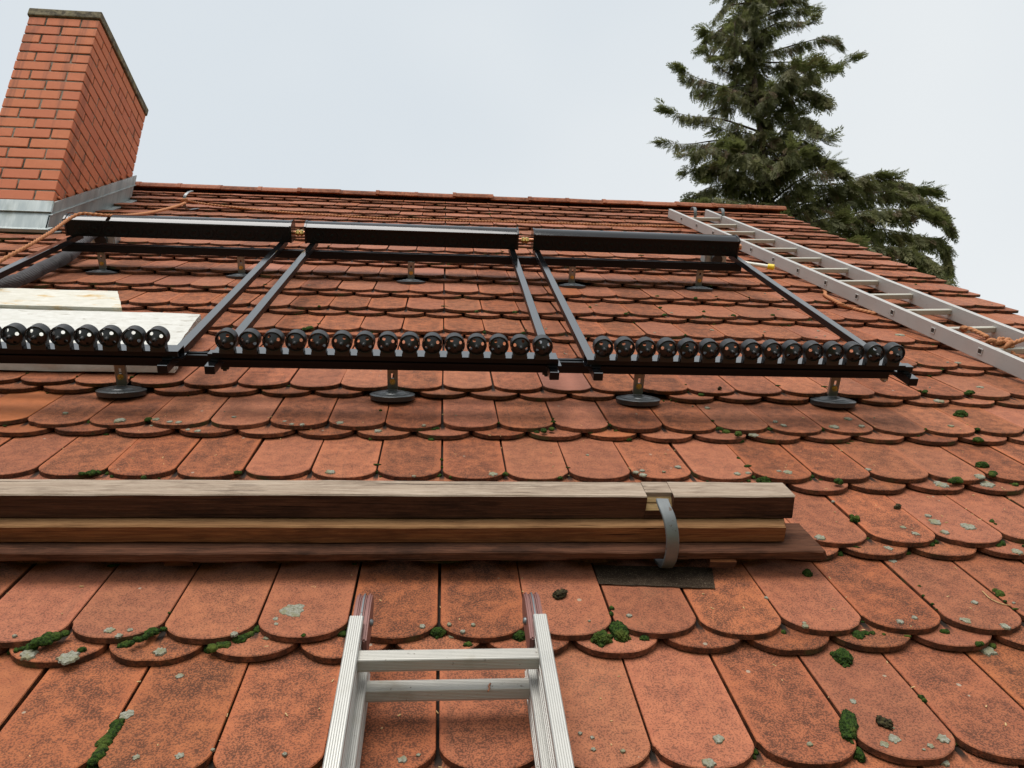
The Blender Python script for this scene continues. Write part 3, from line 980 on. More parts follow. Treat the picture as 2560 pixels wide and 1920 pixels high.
for u, v, lb in zip((-1.785, -1.075, -.180, .698, 1.419), (3.176, 3.172, 3.160, 3.165, 3.176), ('roof anchor under the upper rail beside the black ribbed pipe', 'second roof anchor from the left under the upper rail',
        'roof anchor under the upper rail below the middle header', 'roof anchor under the upper rail below the left end of the right header', 'roof anchor under the upper rail near the yellow-capped pipe')):
    anchor(u, v, lb)

# ------------------------------------------------------------------ foam slabs
def rough_slab(name, pts, n0, n1, mats, label, seed):
    """pts: four (u,v) corners; top, sides subdivided and roughened"""
    cu = sum(p[0] for p in pts) / 4; cv = sum(p[1] for p in pts) / 4
    bm = bmesh.new()
    fs = add_prism(bm, [(a - cu, b - cv) for a, b in pts], 'z', 0, n1 - n0)
    bmesh.ops.subdivide_edges(bm, edges=bm.edges[:], cuts=13, use_grid_fill=True)
    bm.normal_update()
    for f in bm.faces:
        f.material_index = 1 if abs(f.normal.x) > .5 else 0
        f.smooth = False
    for v in bm.verts:
        q = Vector((v.co.x * 3 + seed, v.co.y * 7, v.co.z * 9))
        v.co += Vector((mnoise.noise(q * 3) * .004, mnoise.noise(q * 3.3 + Vector((5, 0, 0))) * .004, mnoise.noise(q * 1.7) * .0045))
    bmesh.ops.recalc_face_normals(bm, faces=bm.faces[:])
    return single(name, bm, mats, label, 'foam slab', (cu, cv, n0), 'polystyrene slabs on the tiles')
rough_slab('foam_slab', [(-2.1, 1.690), (-.945, 1.690), (-.985, 2.165), (-2.1, 2.175)], .004, .080, [MAT['foam'], MAT['foam_bead']], 'white polystyrene slab under the left row of tube cups', 1)
rough_slab('foam_slab', [(-2.3, 2.187), (-1.295, 2.180), (-1.405, 2.425), (-2.3, 2.43)], .004, .092, [MAT['foam_stained'], MAT['foam_bead']], 'shorter polystyrene slab with yellow stains below the ribbed pipe', 4)

# ------------------------------------------------------------------ pipes and penetrations
bm = bmesh.new(); uvl = bm.loops.layers.uv.new('UVMap')
pp = [(-2.30, 2.35, .036), (-2.10, 2.58, .036)] + [tuple(at(x, y, n=.036)) for x, y in ((0, 712), (51, 698), (101, 673), (145, 653), (178, 634))] + [(-2.04, 3.56, .045), (-2.055, 3.70, .06), (-2.04, 3.80, .075)]
pts = catmull(pp, .012)
ties = [.25, .42, .56, .70, .86, 1.02, 1.2, 1.36]
def rsl(i, s):
    r = .033 + .0022 * mnoise.noise(Vector((s * 9, 1.3, 0)))
    for t_ in ties:
        d = abs(s - t_ - .02 * math.sin(t_ * 31))
        if d < .022: r -= .0095 * (1 - d / .022) ** 2
    return r
tube(bm, pts, rsl, 22, uvl=uvl)
single('insulated_pipe', bm, MAT['sleeve'], 'ribbed black insulated pipe running under the left collector', 'pipe', smooth=True)
def vent(u, v, label, hole=True):
    n0 = surf(u, v) + .006
    t = thing('pipe_lead_through', label, 'roof vent', (u, v, n0), 'metal lead-through plates behind the upper rail')
    bm = bmesh.new()
    add_prism(bm, [(-.14, -.03), (.14, -.03), (.13, .17), (-.13, .17)], 'z', 0, .004)
    bmesh.ops.transform(bm, matrix=Matrix.Rotation(-math.atan(TILT), 4, 'X'), verts=bm.verts[:])
    part('base_plate', bm, MAT['zinc'], t)
    bm = bmesh.new()
    add_prism(bm, [(-.07, -.02), (.07, -.02), (.062, .10), (-.062, .10)], 'z', 0, .075)
    bmesh.ops.bevel(bm, geom=bm.edges[:], offset=.008, segments=2, affect='EDGES')
    hood = part('hood', bm, MAT['zinc'], t, smooth=True, sharp=40)
    bm = bmesh.new()
    tube(bm, [(0, .0, .045), (0, -.045, .042)], .034, 20)
    part('pipe_collar', bm, MAT['rubber'], hood, smooth=True, sharp=40)
vent(1.70, 3.79, 'zinc lead-through plate under the right end of the right header')
vent(-2.02, 3.82, 'zinc lead-through plate at the top of the ribbed pipe')
t = thing('capped_pipe', 'bent cream pipe with a yellow cap beside the long ladder', 'pipe', (1.71, 3.47, .1))
pc = [np.array(q) - np.array((1.71, 3.47, .1)) for q in ((1.66, 3.60, .10), (1.705, 3.49, .102), (1.713, 3.40, .10), (1.735, 3.345, .098), (1.80, 3.30, .098), (1.858, 3.262, .098))]
bm = bmesh.new(); tube(bm, catmull(pc, .01), .0115, 14); part('pipe', bm, MAT['white_pipe'], t, smooth=True)
bm = bmesh.new()
d = Vector(pc[-1] - pc[-2]).normalized()
e = Vector(pc[-1])
tube(bm, [e - d * .030, e + d * .004], .0165, 18)
tube(bm, [e + d * .0035, e + d * .006], .011, 18)
part('cap', bm, MAT['yellow'], t, smooth=True, sharp=40)

# ------------------------------------------------------------------ roof hooks (bent flat steel)
def hook(name, pts, loc, label, group, wdt=.024, thick=.006, mat='galv', rust=False):
    bm = bmesh.new()
    q = catmull([np.array(p) - np.array(loc) for p in pts], .008)
    w, h = wdt / 2, thick / 2
    c = .0015
    prof = [(-w, -h + c), (-w + c, -h), (w - c, -h), (w, -h + c), (w, h - c), (w - c, h), (-w + c, h), (-w, h - c)]
    sweep(bm, q, lambda i, s: [(b, a) for a, b in prof], up=(1, 0, 0))
    return single(name, bm, MAT[mat], label, 'roof hook', loc, group, smooth=True, sharp=35)
G = 'bent steel roof hooks'
u = -1.888
hook('roof_hook', [(u + .03, 5.30, -.02), (u + .02, 5.10, .0), (u, 5.02, .008), (u - .012, 4.985, .03), (u - .014, 4.975, .07), (u - .008, 4.99, .11), (u + .005, 5.03, .13), (u + .02, 5.08, .135)], (u, 5.05, 0), 'steel roof hook near the ridge with the rope tied round it', G, .022)
for u, v, lb in ((1.99, 5.28, 'steel roof hook at the top rung beside the left stile of the long ladder'), (2.215, 5.27, 'rusty steel roof hook at the top rung beside the right stile of the long ladder')):
    hook('roof_hook', [(u, v + .30, -.02), (u, v + .02, -.005), (u, v - .055, .010), (u, v - .085, .05), (u, v - .075, .10), (u, v - .04, .125), (u, v + .01, .115), (u, v + .02, .095)], (u, v, 0), lb, G, .024)
u = .508
hook('roof_hook', [(u + .012, .80, -.035), (u + .012, .60, -.020), (u + .010, .53, -.004), (u + .008, .500, .012), (u + .010, .487, .045), (u + .009, .490, .090), (u + .003, .512, .128), (u - .004, .540, .146), (u - .004, .560, .150)], (u, .53, 0), 'broad galvanised roof hook holding the stacked timbers', G, .029, .0075)

# ------------------------------------------------------------------ stacked timbers
def timber(name, u0, u1, v0, v1, n0, n1, mats, label, cat='timber', notch=None, taper=0.0, seed=0, cuts=40, wob=.0016, sides=(0, 1, 1)):
    cu = (u0 + u1) / 2; cv = (v0 + v1) / 2
    bm = bmesh.new()
    N = cuts
    r = random.Random(seed)
    prof0 = [(v0, n0), (v1, n0), (v1, n1), (v0, n1)]
    c = .003
    prof = []
    for i, (a, b) in enumerate(prof0):
        sa = 1 if a == v0 else -1; sb = 1 if b == n0 else -1
        q = [(a + sa * c, b), (a, b + sb * c)]
        if i in (0, 2): q = q[::-1]
        prof += q
    rings = []
    for i in range(N + 1):
        u = u0 + (u1 - u0) * i / N
        w = Vector((0, mnoise.noise(Vector((u * 2.1, seed * 3.7, 0))) * wob, mnoise.noise(Vector((u * 1.7, seed * 5.1, 9))) * wob))
        rg = []
        for a, b in prof:
            uu = u
            if i == N: uu += -taper * (1 if a > cv else 0) + r.uniform(-.004, .002)
            j = mnoise.noise(Vector((u * 13, a * 50, b * 50 + seed))) * wob * .6
            rg.append(bm.verts.new((uu - cu, a - cv + w.y + j, b - n0 + w.z + j)))
        rings.append(rg)
    m = len(prof)
    for i in range(N):
        for j in range(m):
            k = (j + 1) % m
            bm.faces.new((rings[i][j], rings[i][k], rings[i + 1][k], rings[i + 1][j]))
    bm.faces.new(rings[0][::-1]); bm.faces.new(rings[-1])
    bmesh.ops.recalc_face_normals(bm, faces=bm.faces[:])
    bm.normal_update()
    for f in bm.faces:
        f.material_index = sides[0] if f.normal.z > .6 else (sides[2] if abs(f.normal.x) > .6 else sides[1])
    return bm, (cu, cv, n0)
# squared beam with a chopped notch where the hook bites
t = thing('timber_beam', 'squared timber beam with grey weathered top, uppermost of the stack', 'timber', (-.4, .60, .096), 'timbers stacked behind the roof hook')
off = Vector((-.4, .60, .096))
for a, b, sd in ((-1.75, .470, 1), (.533, .823, 2)):
    bm, loc = timber('beam', a, b, .5655, .634, .096, .1565, None, '', seed=sd, taper=.006 if b > .8 else 0)
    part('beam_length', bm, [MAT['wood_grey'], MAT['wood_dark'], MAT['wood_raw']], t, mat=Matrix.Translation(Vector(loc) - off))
bm = bmesh.new()
add_box(bm, (.469, .5665, .0965), (.534, .6335, .118), 0, mat=1)
add_prism(bm, [(.4705, .5835), (.5325, .5835), (.5325, .6335), (.4705, .6335)], 'z', .1175, .1560, mat=0)
add_prism(bm, [(.5665, .1175), (.5840, .1175), (.5840, .1455)], 'x', .4705, .5325, mat=2)
bmesh.ops.transform(bm, matrix=Matrix.Translation(-off), verts=bm.verts[:])
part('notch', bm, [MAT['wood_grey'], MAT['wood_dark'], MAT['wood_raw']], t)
bm, loc = timber('batten', -1.70, .800, .5355, .5900, .0520, .0945, None, '', seed=5, taper=-.010, wob=.002)
single('timber_batten', bm, [MAT['wood_tan'], MAT['wood_red'], MAT['wood_red']], 'reddish brown batten under the squared beam', 'timber', loc, 'timbers stacked behind the roof hook')
bm, loc = timber('board', -1.65, .885, .5000, .6260, .0270, .0500, None, '', seed=9, taper=.0, cuts=60, wob=.0035)
for v in bm.verts:
    if v.co.x > 1.235: v.co.x += mnoise.noise(Vector((v.co.y * 60, v.co.z * 90, 0))) * .035 - v.co.y * .06
single('timber_board', bm, [MAT['wood_board'], MAT['wood_board'], MAT['wood_raw']], 'flat old board with a splintered right end, lowest of the stack', 'timber', loc, 'timbers stacked behind the roof hook')
bm, loc = timber('block', .616, .678, .498, .60, .006, .0265, None, '', seed=12, cuts=6)
single('wood_block', bm, [MAT['wood_red'], MAT['wood_board'], MAT['wood_red']], 'small wooden packing block under the right end of the board', 'block', loc)
# dark block hidden further left keeps the board off the tiles
bm, loc = timber('block', -.60, -.54, .520, .60, .001, .0265, None, '', seed=13, cuts=6)
single('wood_block', bm, [MAT['wood_board']] * 3, 'wooden packing block in the dark under the left of the board', 'block', loc)
bm = bmesh.new()
fp = [(1484, 1412), (1497, 1459), (1788, 1471), (1780, 1418)]
c4 = [on_tile(x, y, .004) for x, y in fp]
NG = 22
grid = []
for i in range(NG + 1):
    row = []
    for j in range(7):
        a, b = i / NG, j / 6
        q = (1 - a) * ((1 - b) * c4[1] + b * c4[0]) + a * ((1 - b) * c4[2] + b * c4[3])
        q = q + np.array((0, (mnoise.noise(Vector((a * 9, b * 3, 2))) * .004) if j == 0 else 0, 0))
        q[2] = surf(q[0], q[1]) + .0035 + mnoise.noise(Vector((a * 7, b * 4, 0))) * .0015
        row.append(bm.verts.new(q - c4[0]))
    grid.append(row)
for i in range(NG):
    for j in range(6): bm.faces.new((grid[i][j], grid[i + 1][j], grid[i + 1][j + 1], grid[i][j + 1]))
r = bmesh.ops.solidify(bm, geom=bm.faces[:], thickness=.002)
bmesh.ops.recalc_face_normals(bm, faces=bm.faces[:])
single('felt_scrap', bm, MAT['felt'], 'scrap of black roofing felt on the tiles below the hook', 'roofing felt', tuple(c4[0]))

# ------------------------------------------------------------------ near ladder (two nested sections)
LW = .353                       # outside width
LU = .0175                      # centre
t = thing('ladder', 'near aluminium ladder with two close rungs at the bottom centre', 'ladder', (LU, -.9, 0), 'aluminium ladders')
def stile_profile(w, d, n0, n1, ribs, side):
    """cross-section in u (0..w, rib side facing inwards) and n"""
    pts = [(0, n0), (w, n0)]
    h = n1 - n0
    for i in range(ribs):
        a = n0 + h * (.12 + .76 * i / ribs)
        b = n0 + h * (.12 + .76 * (i + .5) / ribs)
        pts += [(w, a), (w - .0022, a + .0005), (w - .0022, b), (w, b + .0005)]
    pts += [(w, n1 - .002), (w - .002, n1)]
    for i in range(5):       # fine grooves on the face
        x = w * (.8 - .15 * i)
        pts += [(x + .0008, n1), (x, n1 - .0007), (x - .0008, n1)]
    pts += [(.002, n1), (0, n1 - .002)]
    return pts
def near_section(w, n0, n1, vtop, vbot, sw, rungs, rn0, rn1):
    for s in (-1, 1):
        bm = bmesh.new()
        pr = [((-s) * (w / 2 - a) * -1 * -1, b) for a, b in stile_profile(sw, 0, n0, n1, 3, s)]
        pr = [(s * (w / 2 - a), b) for a, b in stile_profile(sw, 0, n0, n1, 3, s)]
        add_prism(bm, pr, 'y', vbot + .9, vtop + .9)
        part('stile', bm, MAT['alu_v'], t)
    for v in rungs:
        bm = bmesh.new()
        hw = w / 2 - sw + .002
        rv = .0265
        prof = [(0, rn0), (rv, rn0), (rv, rn1 - .002), (rv - .002, rn1)]
        for i in range(6):
            x = rv * (.86 - .13 * i); prof += [(x + .0008, rn1), (x, rn1 - .0006), (x - .0008, rn1)]
        prof += [(.0015, rn1), (0, rn1 - .0015)]
        for i in range(6):
            z = rn1 - (rn1 - rn0) * (.14 + .13 * i); prof += [(0, z + .0008), (.0007, z), (0, z - .0008)]
        add_prism(bm, [(v + .9 + a, b) for a, b in prof], 'x', -hw, hw)
        part('rung', bm, MAT['alu_u'], t)
near_section(LW, .072, .131, .183, -2.05, .0245, [.080 - .28 * i for i in range(8)], .0965, .1205)
near_section(LW - .030, .008, .068, .150, -2.05, .0225, [.075 - .28 * i for i in range(8)], .0360, .0600)
for s in (-1, 1):                # hinge plates rising above the stile ends
    bm = bmesh.new()
    uu = s * (LW / 2 - .0185)
    out = [(.015, .060), (.015, .118)]
    for i in range(11):
        a = math.radians(-20 + 150 * i / 10)
        out.append((.215 + .052 * math.sin(a + .9) - .0, .090 + .030 * math.cos(a + .9)))
    prof = [(.14 + .9, .060), (.14 + .9, .112), (.20 + .9, .119), (.245 + .9, .119), (.272 + .9, .112), (.287 + .9, .099), (.290 + .9, .084), (.284 + .9, .070), (.268 + .9, .060), (.235 + .9, .055)]
    fs = []
    def plate(x0, x1, mi):
        A = [bm.verts.new((x0, a, b)) for a, b in prof]; B = [bm.verts.new((x1, a, b)) for a, b in prof]
        ff = [bm.faces.new((A[i], A[(i + 1) % len(prof)], B[(i + 1) % len(prof)], B[i])) for i in range(len(prof))]
        ff += [bm.faces.new(A[::-1]), bm.faces.new(B)]
        for f in ff: f.material_index = mi
    plate(uu - .0145, uu - .0055, 0); plate(uu - .0045, uu + .0045, 1); plate(uu + .0055, uu + .0145, 0)
    bmesh.ops.recalc_face_normals(bm, faces=bm.faces[:])
    bmesh.ops.bevel(bm, geom=[e for e in bm.edges if e.calc_face_angle(0) > 1.2], offset=.003, segments=2, affect='EDGES')
    hp = part('hinge_plate', bm, [MAT['hinge_red'], MAT['galv']], t, smooth=True, sharp=35)
    bm = bmesh.new()
    lathe(bm, [(.007, 0), (.007, .003), (.004, .006)], 14, (uu - s * .015, 1.112, .092), 'x', cap_b=True)
    for v in bm.verts: v.co.x = uu - s * (.0145 + abs(v.co.x - (uu - s * .015)))
    part('rivet', bm, MAT['galv'], hp, smooth=True)
    bm = bmesh.new()
    tube(bm, [(uu - .018, 1.050, .075), (uu + .018, 1.050, .075)], .0045, 10)
    part('pin', bm, MAT['hinge_red'], hp, smooth=True)
bm = bmesh.new()
tube(bm, catmull([(0, 0, 0), (.003, .006, .001), (.002, .012, .0005), (.005, .018, 0)], .002), lambda i, s: .0016, 8)
single('worm', bm, MAT['copper'], 'tiny brown worm lying on the lower of the two near rungs', 'worm', tuple(at(1220, 1728, n=.0615)), smooth=True)

# ------------------------------------------------------------------ long ladder on the right
A0 = np.array((1.842, 5.452, .004)); A1 = np.array((2.304, 1.772, .004))
ang = math.atan2(-(A1 - A0)[0], (A0 - A1)[1])            # direction up the ladder, slightly left
ang = math.atan2(-(A0[0] - A1[0]), (A0[1] - A1[1]))
t = thing('ladder', 'long grey aluminium ladder lying up the right side of the roof', 'ladder', tuple(A1), 'aluminium ladders', rotz=ang)
LEN = float(np.linalg.norm(A0 - A1)); SH, SWD, FW = .072, .025, .352
BOT = -1.35
rung_s = [LEN - .275 - .291 * i for i in range(17)]
for s in (0, 1):
    bm = bmesh.new()
    x0 = 0 if s == 0 else FW - SWD
    pr = [(x0, .003), (x0 + .003, 0), (x0 + SWD - .003, 0), (x0 + SWD, .003), (x0 + SWD, SH - .003), (x0 + SWD - .003, SH), (x0 + .003, SH), (x0, SH - .003)]
    add_prism(bm, pr, 'y', BOT, LEN)
    st = part('stile', bm, MAT['alu_far'], t)
    bm = bmesh.new()
    add_box(bm, (x0 + .001, LEN - .001, .001), (x0 + SWD - .001, LEN + .008, SH - .001), .002)
    part('end_plug', bm, MAT['rubber'], st)
    xo = x0 - .0015 if s == 0 else x0 + SWD + .0015
    for v in rung_s:             # rung ends: square tube flared in the stile
        if v < BOT + .1: continue
        bm = bmesh.new()
        a, b = .0135, .0095
        zc = .038
        for (y0, y1, z0_, z1_) in ((v - a, v + a, zc + b, zc + a), (v - a, v + a, zc - a, zc - b), (v - a, v - b, zc - b, zc + b), (v + b, v + a, zc - b, zc + b)):
            add_box(bm, (xo - .0016, y0, z0_), (xo + .0016, y1, z1_), .0006)
        add_box(bm, (xo - .0006, v - b, zc - b), (xo + .0006, v + b, zc + b), 0, mat=1)
        part('rung_end', bm, [MAT['alu_far'], MAT['dark']], st)
for v in rung_s:
    if v < BOT + .1: continue
    bm = bmesh.new()
    add_box(bm, (SWD - .001, v - .0125, .0255), (FW - SWD + .001, v + .0125, .0505), .002)
    part('rung', bm, MAT['alu_far_rung'], t)
# small rusty staining where the right hook meets the rung is part of that hook; lashings come with the rope

# ------------------------------------------------------------------ the rope
RR = .0085
def ropegeo(bm, pts, r=RR):
    q = catmull(pts, .005)
    sg = 12
    def prof(i, s):
        out = []
        for k in range(sg):
            a = 2 * math.pi * k / sg
            rr = r * (1 + .30 * math.cos(3 * (a - s * 2 * math.pi / .075)))
            out.append((rr * math.cos(a), rr * math.sin(a)))
        return out
    sweep(bm, q, prof, transport=True)
bm = bmesh.new()
path = []
path += [(-2.35, .55, surf(-2.35, .55) + .012), (-2.32, .85, surf(-2.32, .85) + .012), tuple(at(-420, 905, n=.05)), tuple(at(-200, 775, n=.12))]
for (x, y), nn in zip(((-60, 690), (0, 653), (29, 636), (72, 613), (130, 578), (174, 546)), (.165, .185, .20, .215, .235, .262)): path.append(tuple(at(x, y, n=nn)))
path += [tuple(at(202, 534.5, n=.275)), tuple(at(230, 535.5, n=.274)), tuple(at(270, 538.5, n=.265))]
for (x, y), nn in zip(((320, 538), (378, 531), (436, 517), (463, 507)), (.225, .17, .11, .085)): path.append(tuple(at(x, y, n=nn)))
ropegeo(bm, path, .0074)
hk = np.array((-1.902, 4.975, .082))
coil = []
for i in range(30):
    a = i / 29 * 2 * math.pi * 2.2
    coil.append((hk[0] + .020 * math.cos(a), hk[1] + .016 * math.sin(a) + .002, hk[2] - .012 + .024 * i / 29))
ropegeo(bm, coil, .007)
path = [tuple(hk + np.array((.02, .0, 0)))]
for (x, y) in ((500, 508), (551, 514.6), (600, 520), (638, 524), (690, 529), (754, 534), (850, 540), (960, 546), (1105, 551), (1249, 554), (1394, 558), (1540, 563), (1640, 565), (1711, 566.5), (1780, 568)):
    p = on_tile(x, y, .010); 
    p = at(x, y, n=max(p[2], p[2] + (.05 if x < 520 else (.02 if x < 570 else 0))))
    path.append(tuple(p))
ropegeo(bm, path, .0070)
single('rope', bm, MAT['rope'], 'twisted orange rope strung over the left header and tied to the hook near the ridge', 'rope', smooth=True)
bm = bmesh.new()
def lad(x, y, z):       # ladder coordinates -> roof
    c, s_ = math.cos(ang), math.sin(ang)
    return np.array((A1[0] + c * x - s_ * y, A1[1] + s_ * x + c * y, A1[2] + z))
path = [tuple(on_tile(*q, .011)) for q in ((2075, 686), (2092, 694), (2120, 706))]
path = [tuple(lad(.14, 1.95, .012)), tuple(lad(.19, 1.86, .012)), tuple(lad(.20, 1.79, .010)), tuple(lad(.12, 1.74, .009))] + [tuple(on_tile(*q, .011)) for q in ((2061, 728), (2062, 738), (2080, 749), (2105, 762), (2128, 770), (2153, 776), (2190, 783))] + [tuple(lad(.030, 1.06, .009)), tuple(lad(.040, .80, .008))]
# lashing and knot over a rung near the right edge of the picture
kn = path + [tuple(at(2398, 826, n=.03))]
for (x, y), nn in zip(((2405, 820), (2420, 821), (2445, 831), (2468, 843)), (.066, .072, .070, .070)): kn.append(tuple(at(x, y, n=nn)))
ropegeo(bm, kn, .0085)
ck = at(2500, 860, n=.062)
loop = []
for i in range(60):
    a = 2 * math.pi * i / 59
    q = np.array(((math.sin(a * 2) + 2 * math.sin(a * 4)) * .017, (math.cos(a * 2) - 2 * math.cos(a * 4)) * .012, -math.sin(a * 6) * .016))
    loop.append(tuple(ck + q))
ropegeo(bm, loop, .0085)
loop = []
for i in range(40):
    a = 2 * math.pi * i / 39 * 1.6
    loop.append(tuple(ck + np.array((.034 * math.cos(a) + .01, .014 * math.sin(a) - .01 + .008 * math.sin(3 * a), .012 * math.sin(2 * a) + .008))))
ropegeo(bm, loop, .008)
ropegeo(bm, [tuple(ck + np.array((.0, .005, .01))), tuple(at(2530, 857, n=.075)), tuple(at(2560, 848, n=.085)), tuple(at(2600, 838, n=.085)), tuple(at(2640, 846, n=.05))], .0085)
ropegeo(bm, [tuple(ck + np.array((.01, -.01, -.005))), tuple(at(2528, 882, n=.035)), tuple(at(2545, 893, n=.02)), tuple(at(2562, 896, n=.012))], .009)
single('rope', bm, MAT['rope'], 'orange rope lashed under the long ladder and knotted round one of its rungs', 'rope', smooth=True)

# ------------------------------------------------------------------ moss, lichen, litter on the tiles
def blob(bm, c, ru, rv, rn, seed, rot=0.0, sub=3):
    r = bmesh.ops.create_icosphere(bm, subdivisions=sub, radius=1.0)
    cr, sr = math.cos(rot), math.sin(rot)
    for v in r['verts']:
        d = v.co.normalized()
        k = 1 + .22 * mnoise.noise(d * 1.6 + Vector((seed * 3.1, 0, 0))) + .16 * mnoise.noise(d * 5.5 + Vector((0, seed, 0))) + .10 * mnoise.noise(d * 14 + Vector((0, 0, seed))) + (.11 * mnoise.noise(d * 34 + Vector((seed, 0, 0))) if sub > 3 else 0)
        x, y, z = d.x * ru * k, d.y * rv * k, d.z * rn * k
        if z < -rn * .35: z = -rn * .35
        v.co = Vector((c[0] + x * cr - y * sr, c[1] + x * sr + y * cr, c[2] + z))
    for f in set(f for v in r['verts'] for f in v.link_faces): f.smooth = True
def ppm(p): return FPX / (CR @ (np.asarray(p) - CC))[2]
big = [
    ((1548, 1582), (23, 30), 'round moss cushion in the joint right of the ladder hinge', 0.1),
    ((1504, 1598), (24, 19), 'moss cushion under a tile edge beside the pale lichen right of the ladder', .0),
    ((2121, 1815), (21, 46), 'largest moss cushion, long and bright green, at the lower right', -.45),
    ((2148, 1888), (13, 18), 'small moss cushion below the longest one at the lower right', .0),
    ((2108, 1646), (22, 24), 'moss cushion alone on a tile face right of the timbers', -.2),
    ((2402, 1036), (17, 10), 'moss cushion in a joint near the foot of the long ladder', .0),
    ((2139, 1299), (11, 9), 'moss cushion in a joint just right of the beam end', .0),
    ((2455, 1164), (15, 10), 'moss cushion high in a joint near the right edge', .0),
    ((1095, 1583), (18, 13), 'moss tuft between two tile ends above the upper near rung', .0),
    ((1300, 1592), (16, 12), 'moss tuft under a tile edge left of the right ladder hinge', .0),
    ((2019, 1434), (10, 10), 'small moss tuft alone on a tile below the board end', .0),
    ((1916, 1201), (22, 8), 'flat moss cushion just above the right end of the beam', .0),
]
for i, ((x, y), (rx_, ry_), lb, rot) in enumerate(big):
    p = on_tile(x, y, .004); k = ppm(p)
    bm = bmesh.new()
    ru, rv = rx_ / k, ry_ / k * 1.15
    blob(bm, (0, 0, 0), ru, rv, min(ru, rv) * .62 + .004, i + 1, rot, 5)
    for q in range(7):
        a_ = rnd.uniform(0, 6.28); f_ = rnd.uniform(.75, 1.1)
        x_, y_ = ru * f_ * math.cos(a_), rv * f_ * math.sin(a_)
        blob(bm, (x_ * math.cos(rot) - y_ * math.sin(rot), x_ * math.sin(rot) + y_ * math.cos(rot), -.002), ru * rnd.uniform(.18, .4), ru * rnd.uniform(.18, .35), .004 + ru * .12, q + i * 3.3, a_, 3)
    single('moss_cushion', bm, MAT['moss'], lb, 'moss', tuple(p), 'separate moss cushions')
bm = bmesh.new()
small = [(205, 1625, 9), (1168, 1612, 10), (1467, 1616, 11), (1528, 1522, 7), (1527, 1535, 6), (1607, 1596, 12), (1955, 1577, 8), (2145, 1585, 16), (2160, 1580, 10), (2181, 1580, 8), (2362, 1577, 10), (2097, 1386, 9), (2268, 1383, 9), (2333, 1354, 10), (2328, 1362, 9), (2501, 1362, 13), (2490, 1364, 9),
         (2128, 1291, 6), (2480, 1187, 9), (2478, 1305, 7), (2486, 1311, 5), (2496, 1486, 12), (2486, 1477, 8), (2300, 1466, 5), (2310, 1491, 5), (2330, 1512, 5), (2302, 1743, 8), (2310, 1752, 7), (1890, 1881, 9), (1884, 1895, 7), (1880, 1195, 8), (1870, 1204, 6), (2029, 1192, 8), (2024, 1200, 6), (2391, 1201, 13), (2378, 1203, 9),
         (2312, 980, 7), (2426, 982, 9), (2418, 985, 7), (2530, 985, 8), (2059, 1075, 8), (1926, 1074, 6), (2315, 1074, 5), (2435, 1079, 9), (2442, 1074, 7), (2445, 1100, 11), (2039, 1101, 7), (2480, 1184, 10), (2099, 1205, 12), (2540, 1214, 8),
         (1341, 1082, 6), (1362, 1077, 8), (1375, 1073, 8), (1383.6, 1055, 6), (1384, 1048, 4), (1523, 1063, 5), (1572, 1100, 7), (1754, 988, 7), (1818, 1081, 9), (1845, 1085, 10), (1798, 1072, 7), (1850, 1105, 10), (1403, 1195, 7), (1844, 1146, 5), (952, 1026, 5), (1091, 1072, 7), (1083, 1074, 6), (926, 1098, 6), (1077, 1100, 8), (1106, 1150, 5), (1106, 1169, 4), (1096, 1191, 9), (1125, 1194, 5), (1261, 1185, 8), (939, 1182, 5), (1247, 1058, 4),
         (224, 1056, 9), (369, 1050, 9), (377, 1046, 6), (270, 1185, 7), (281, 1193, 8), (594.6, 1183, 8), (359, 1195, 7), (1474, 769, 5), (1566, 785, 5), (1572, 782, 4), (1652, 770, 5), (1660, 788, 6), (1757, 779, 5), (1836, 790, 6), (1930, 789, 6), (1712, 839, 5), (1641, 742, 6), (1738, 746, 6), (1972, 815, 7), (799, 767, 5), (1287, 781, 6), (1191, 780, 6), (1210, 832, 6), (1308, 834, 6), (775, 821, 8), (762, 823, 6),
         (854, 1586, 10), (760, 1590, 6), (2210, 1583, 5), (1240, 560, 3), (1110, 522, 3), (990, 536, 3), (1225, 537, 3), (2165, 690, 5), (2350, 730, 5), (2290, 712, 4)]
def strip(x0, y0, x1, y1, r, nn):
    return [(x0 + (x1 - x0) * i / (nn - 1) + rnd.uniform(-3, 3), y0 + (y1 - y0) * i / (nn - 1) + rnd.uniform(-3, 3), r * rnd.uniform(.7, 1.25)) for i in range(nn)]
small += strip(28, 1630, 75, 1618, 9, 5) + strip(80, 1615, 158, 1585, 14, 8)
small += strip(300, 1618, 405, 1572, 10, 11) + strip(516, 1622, 560, 1612, 12, 4) + strip(600, 1600, 638, 1578, 14, 5)
small += strip(292, 1812, 255, 1872, 14, 7) + strip(250, 1880, 228, 1920, 14, 5)
small += strip(205, 1188, 248, 1180, 7, 6) + strip(2480, 1612, 2440, 1605, 9, 4) + strip(1640, 1000, 1690, 1003, 3, 4)
for i, (x, y, r_) in enumerate(small):
    if x > 1690 and 1560 < y < 1615: y += 4
    p = on_tile(x, y, .001); k = ppm(p)
    ru = r_ / k
    for q in range(2 if r_ > 5 else 1):
        blob(bm, (p[0] + rnd.uniform(-.5, .5) * ru, p[1] + rnd.uniform(-.3, .3) * ru, p[2]), ru * rnd.uniform(.75, 1.1), ru * rnd.uniform(.65, 1.0), ru * .55 + .002, i * 1.7 + q, rnd.uniform(-1, 1), 2 if r_ < 9 else 3)
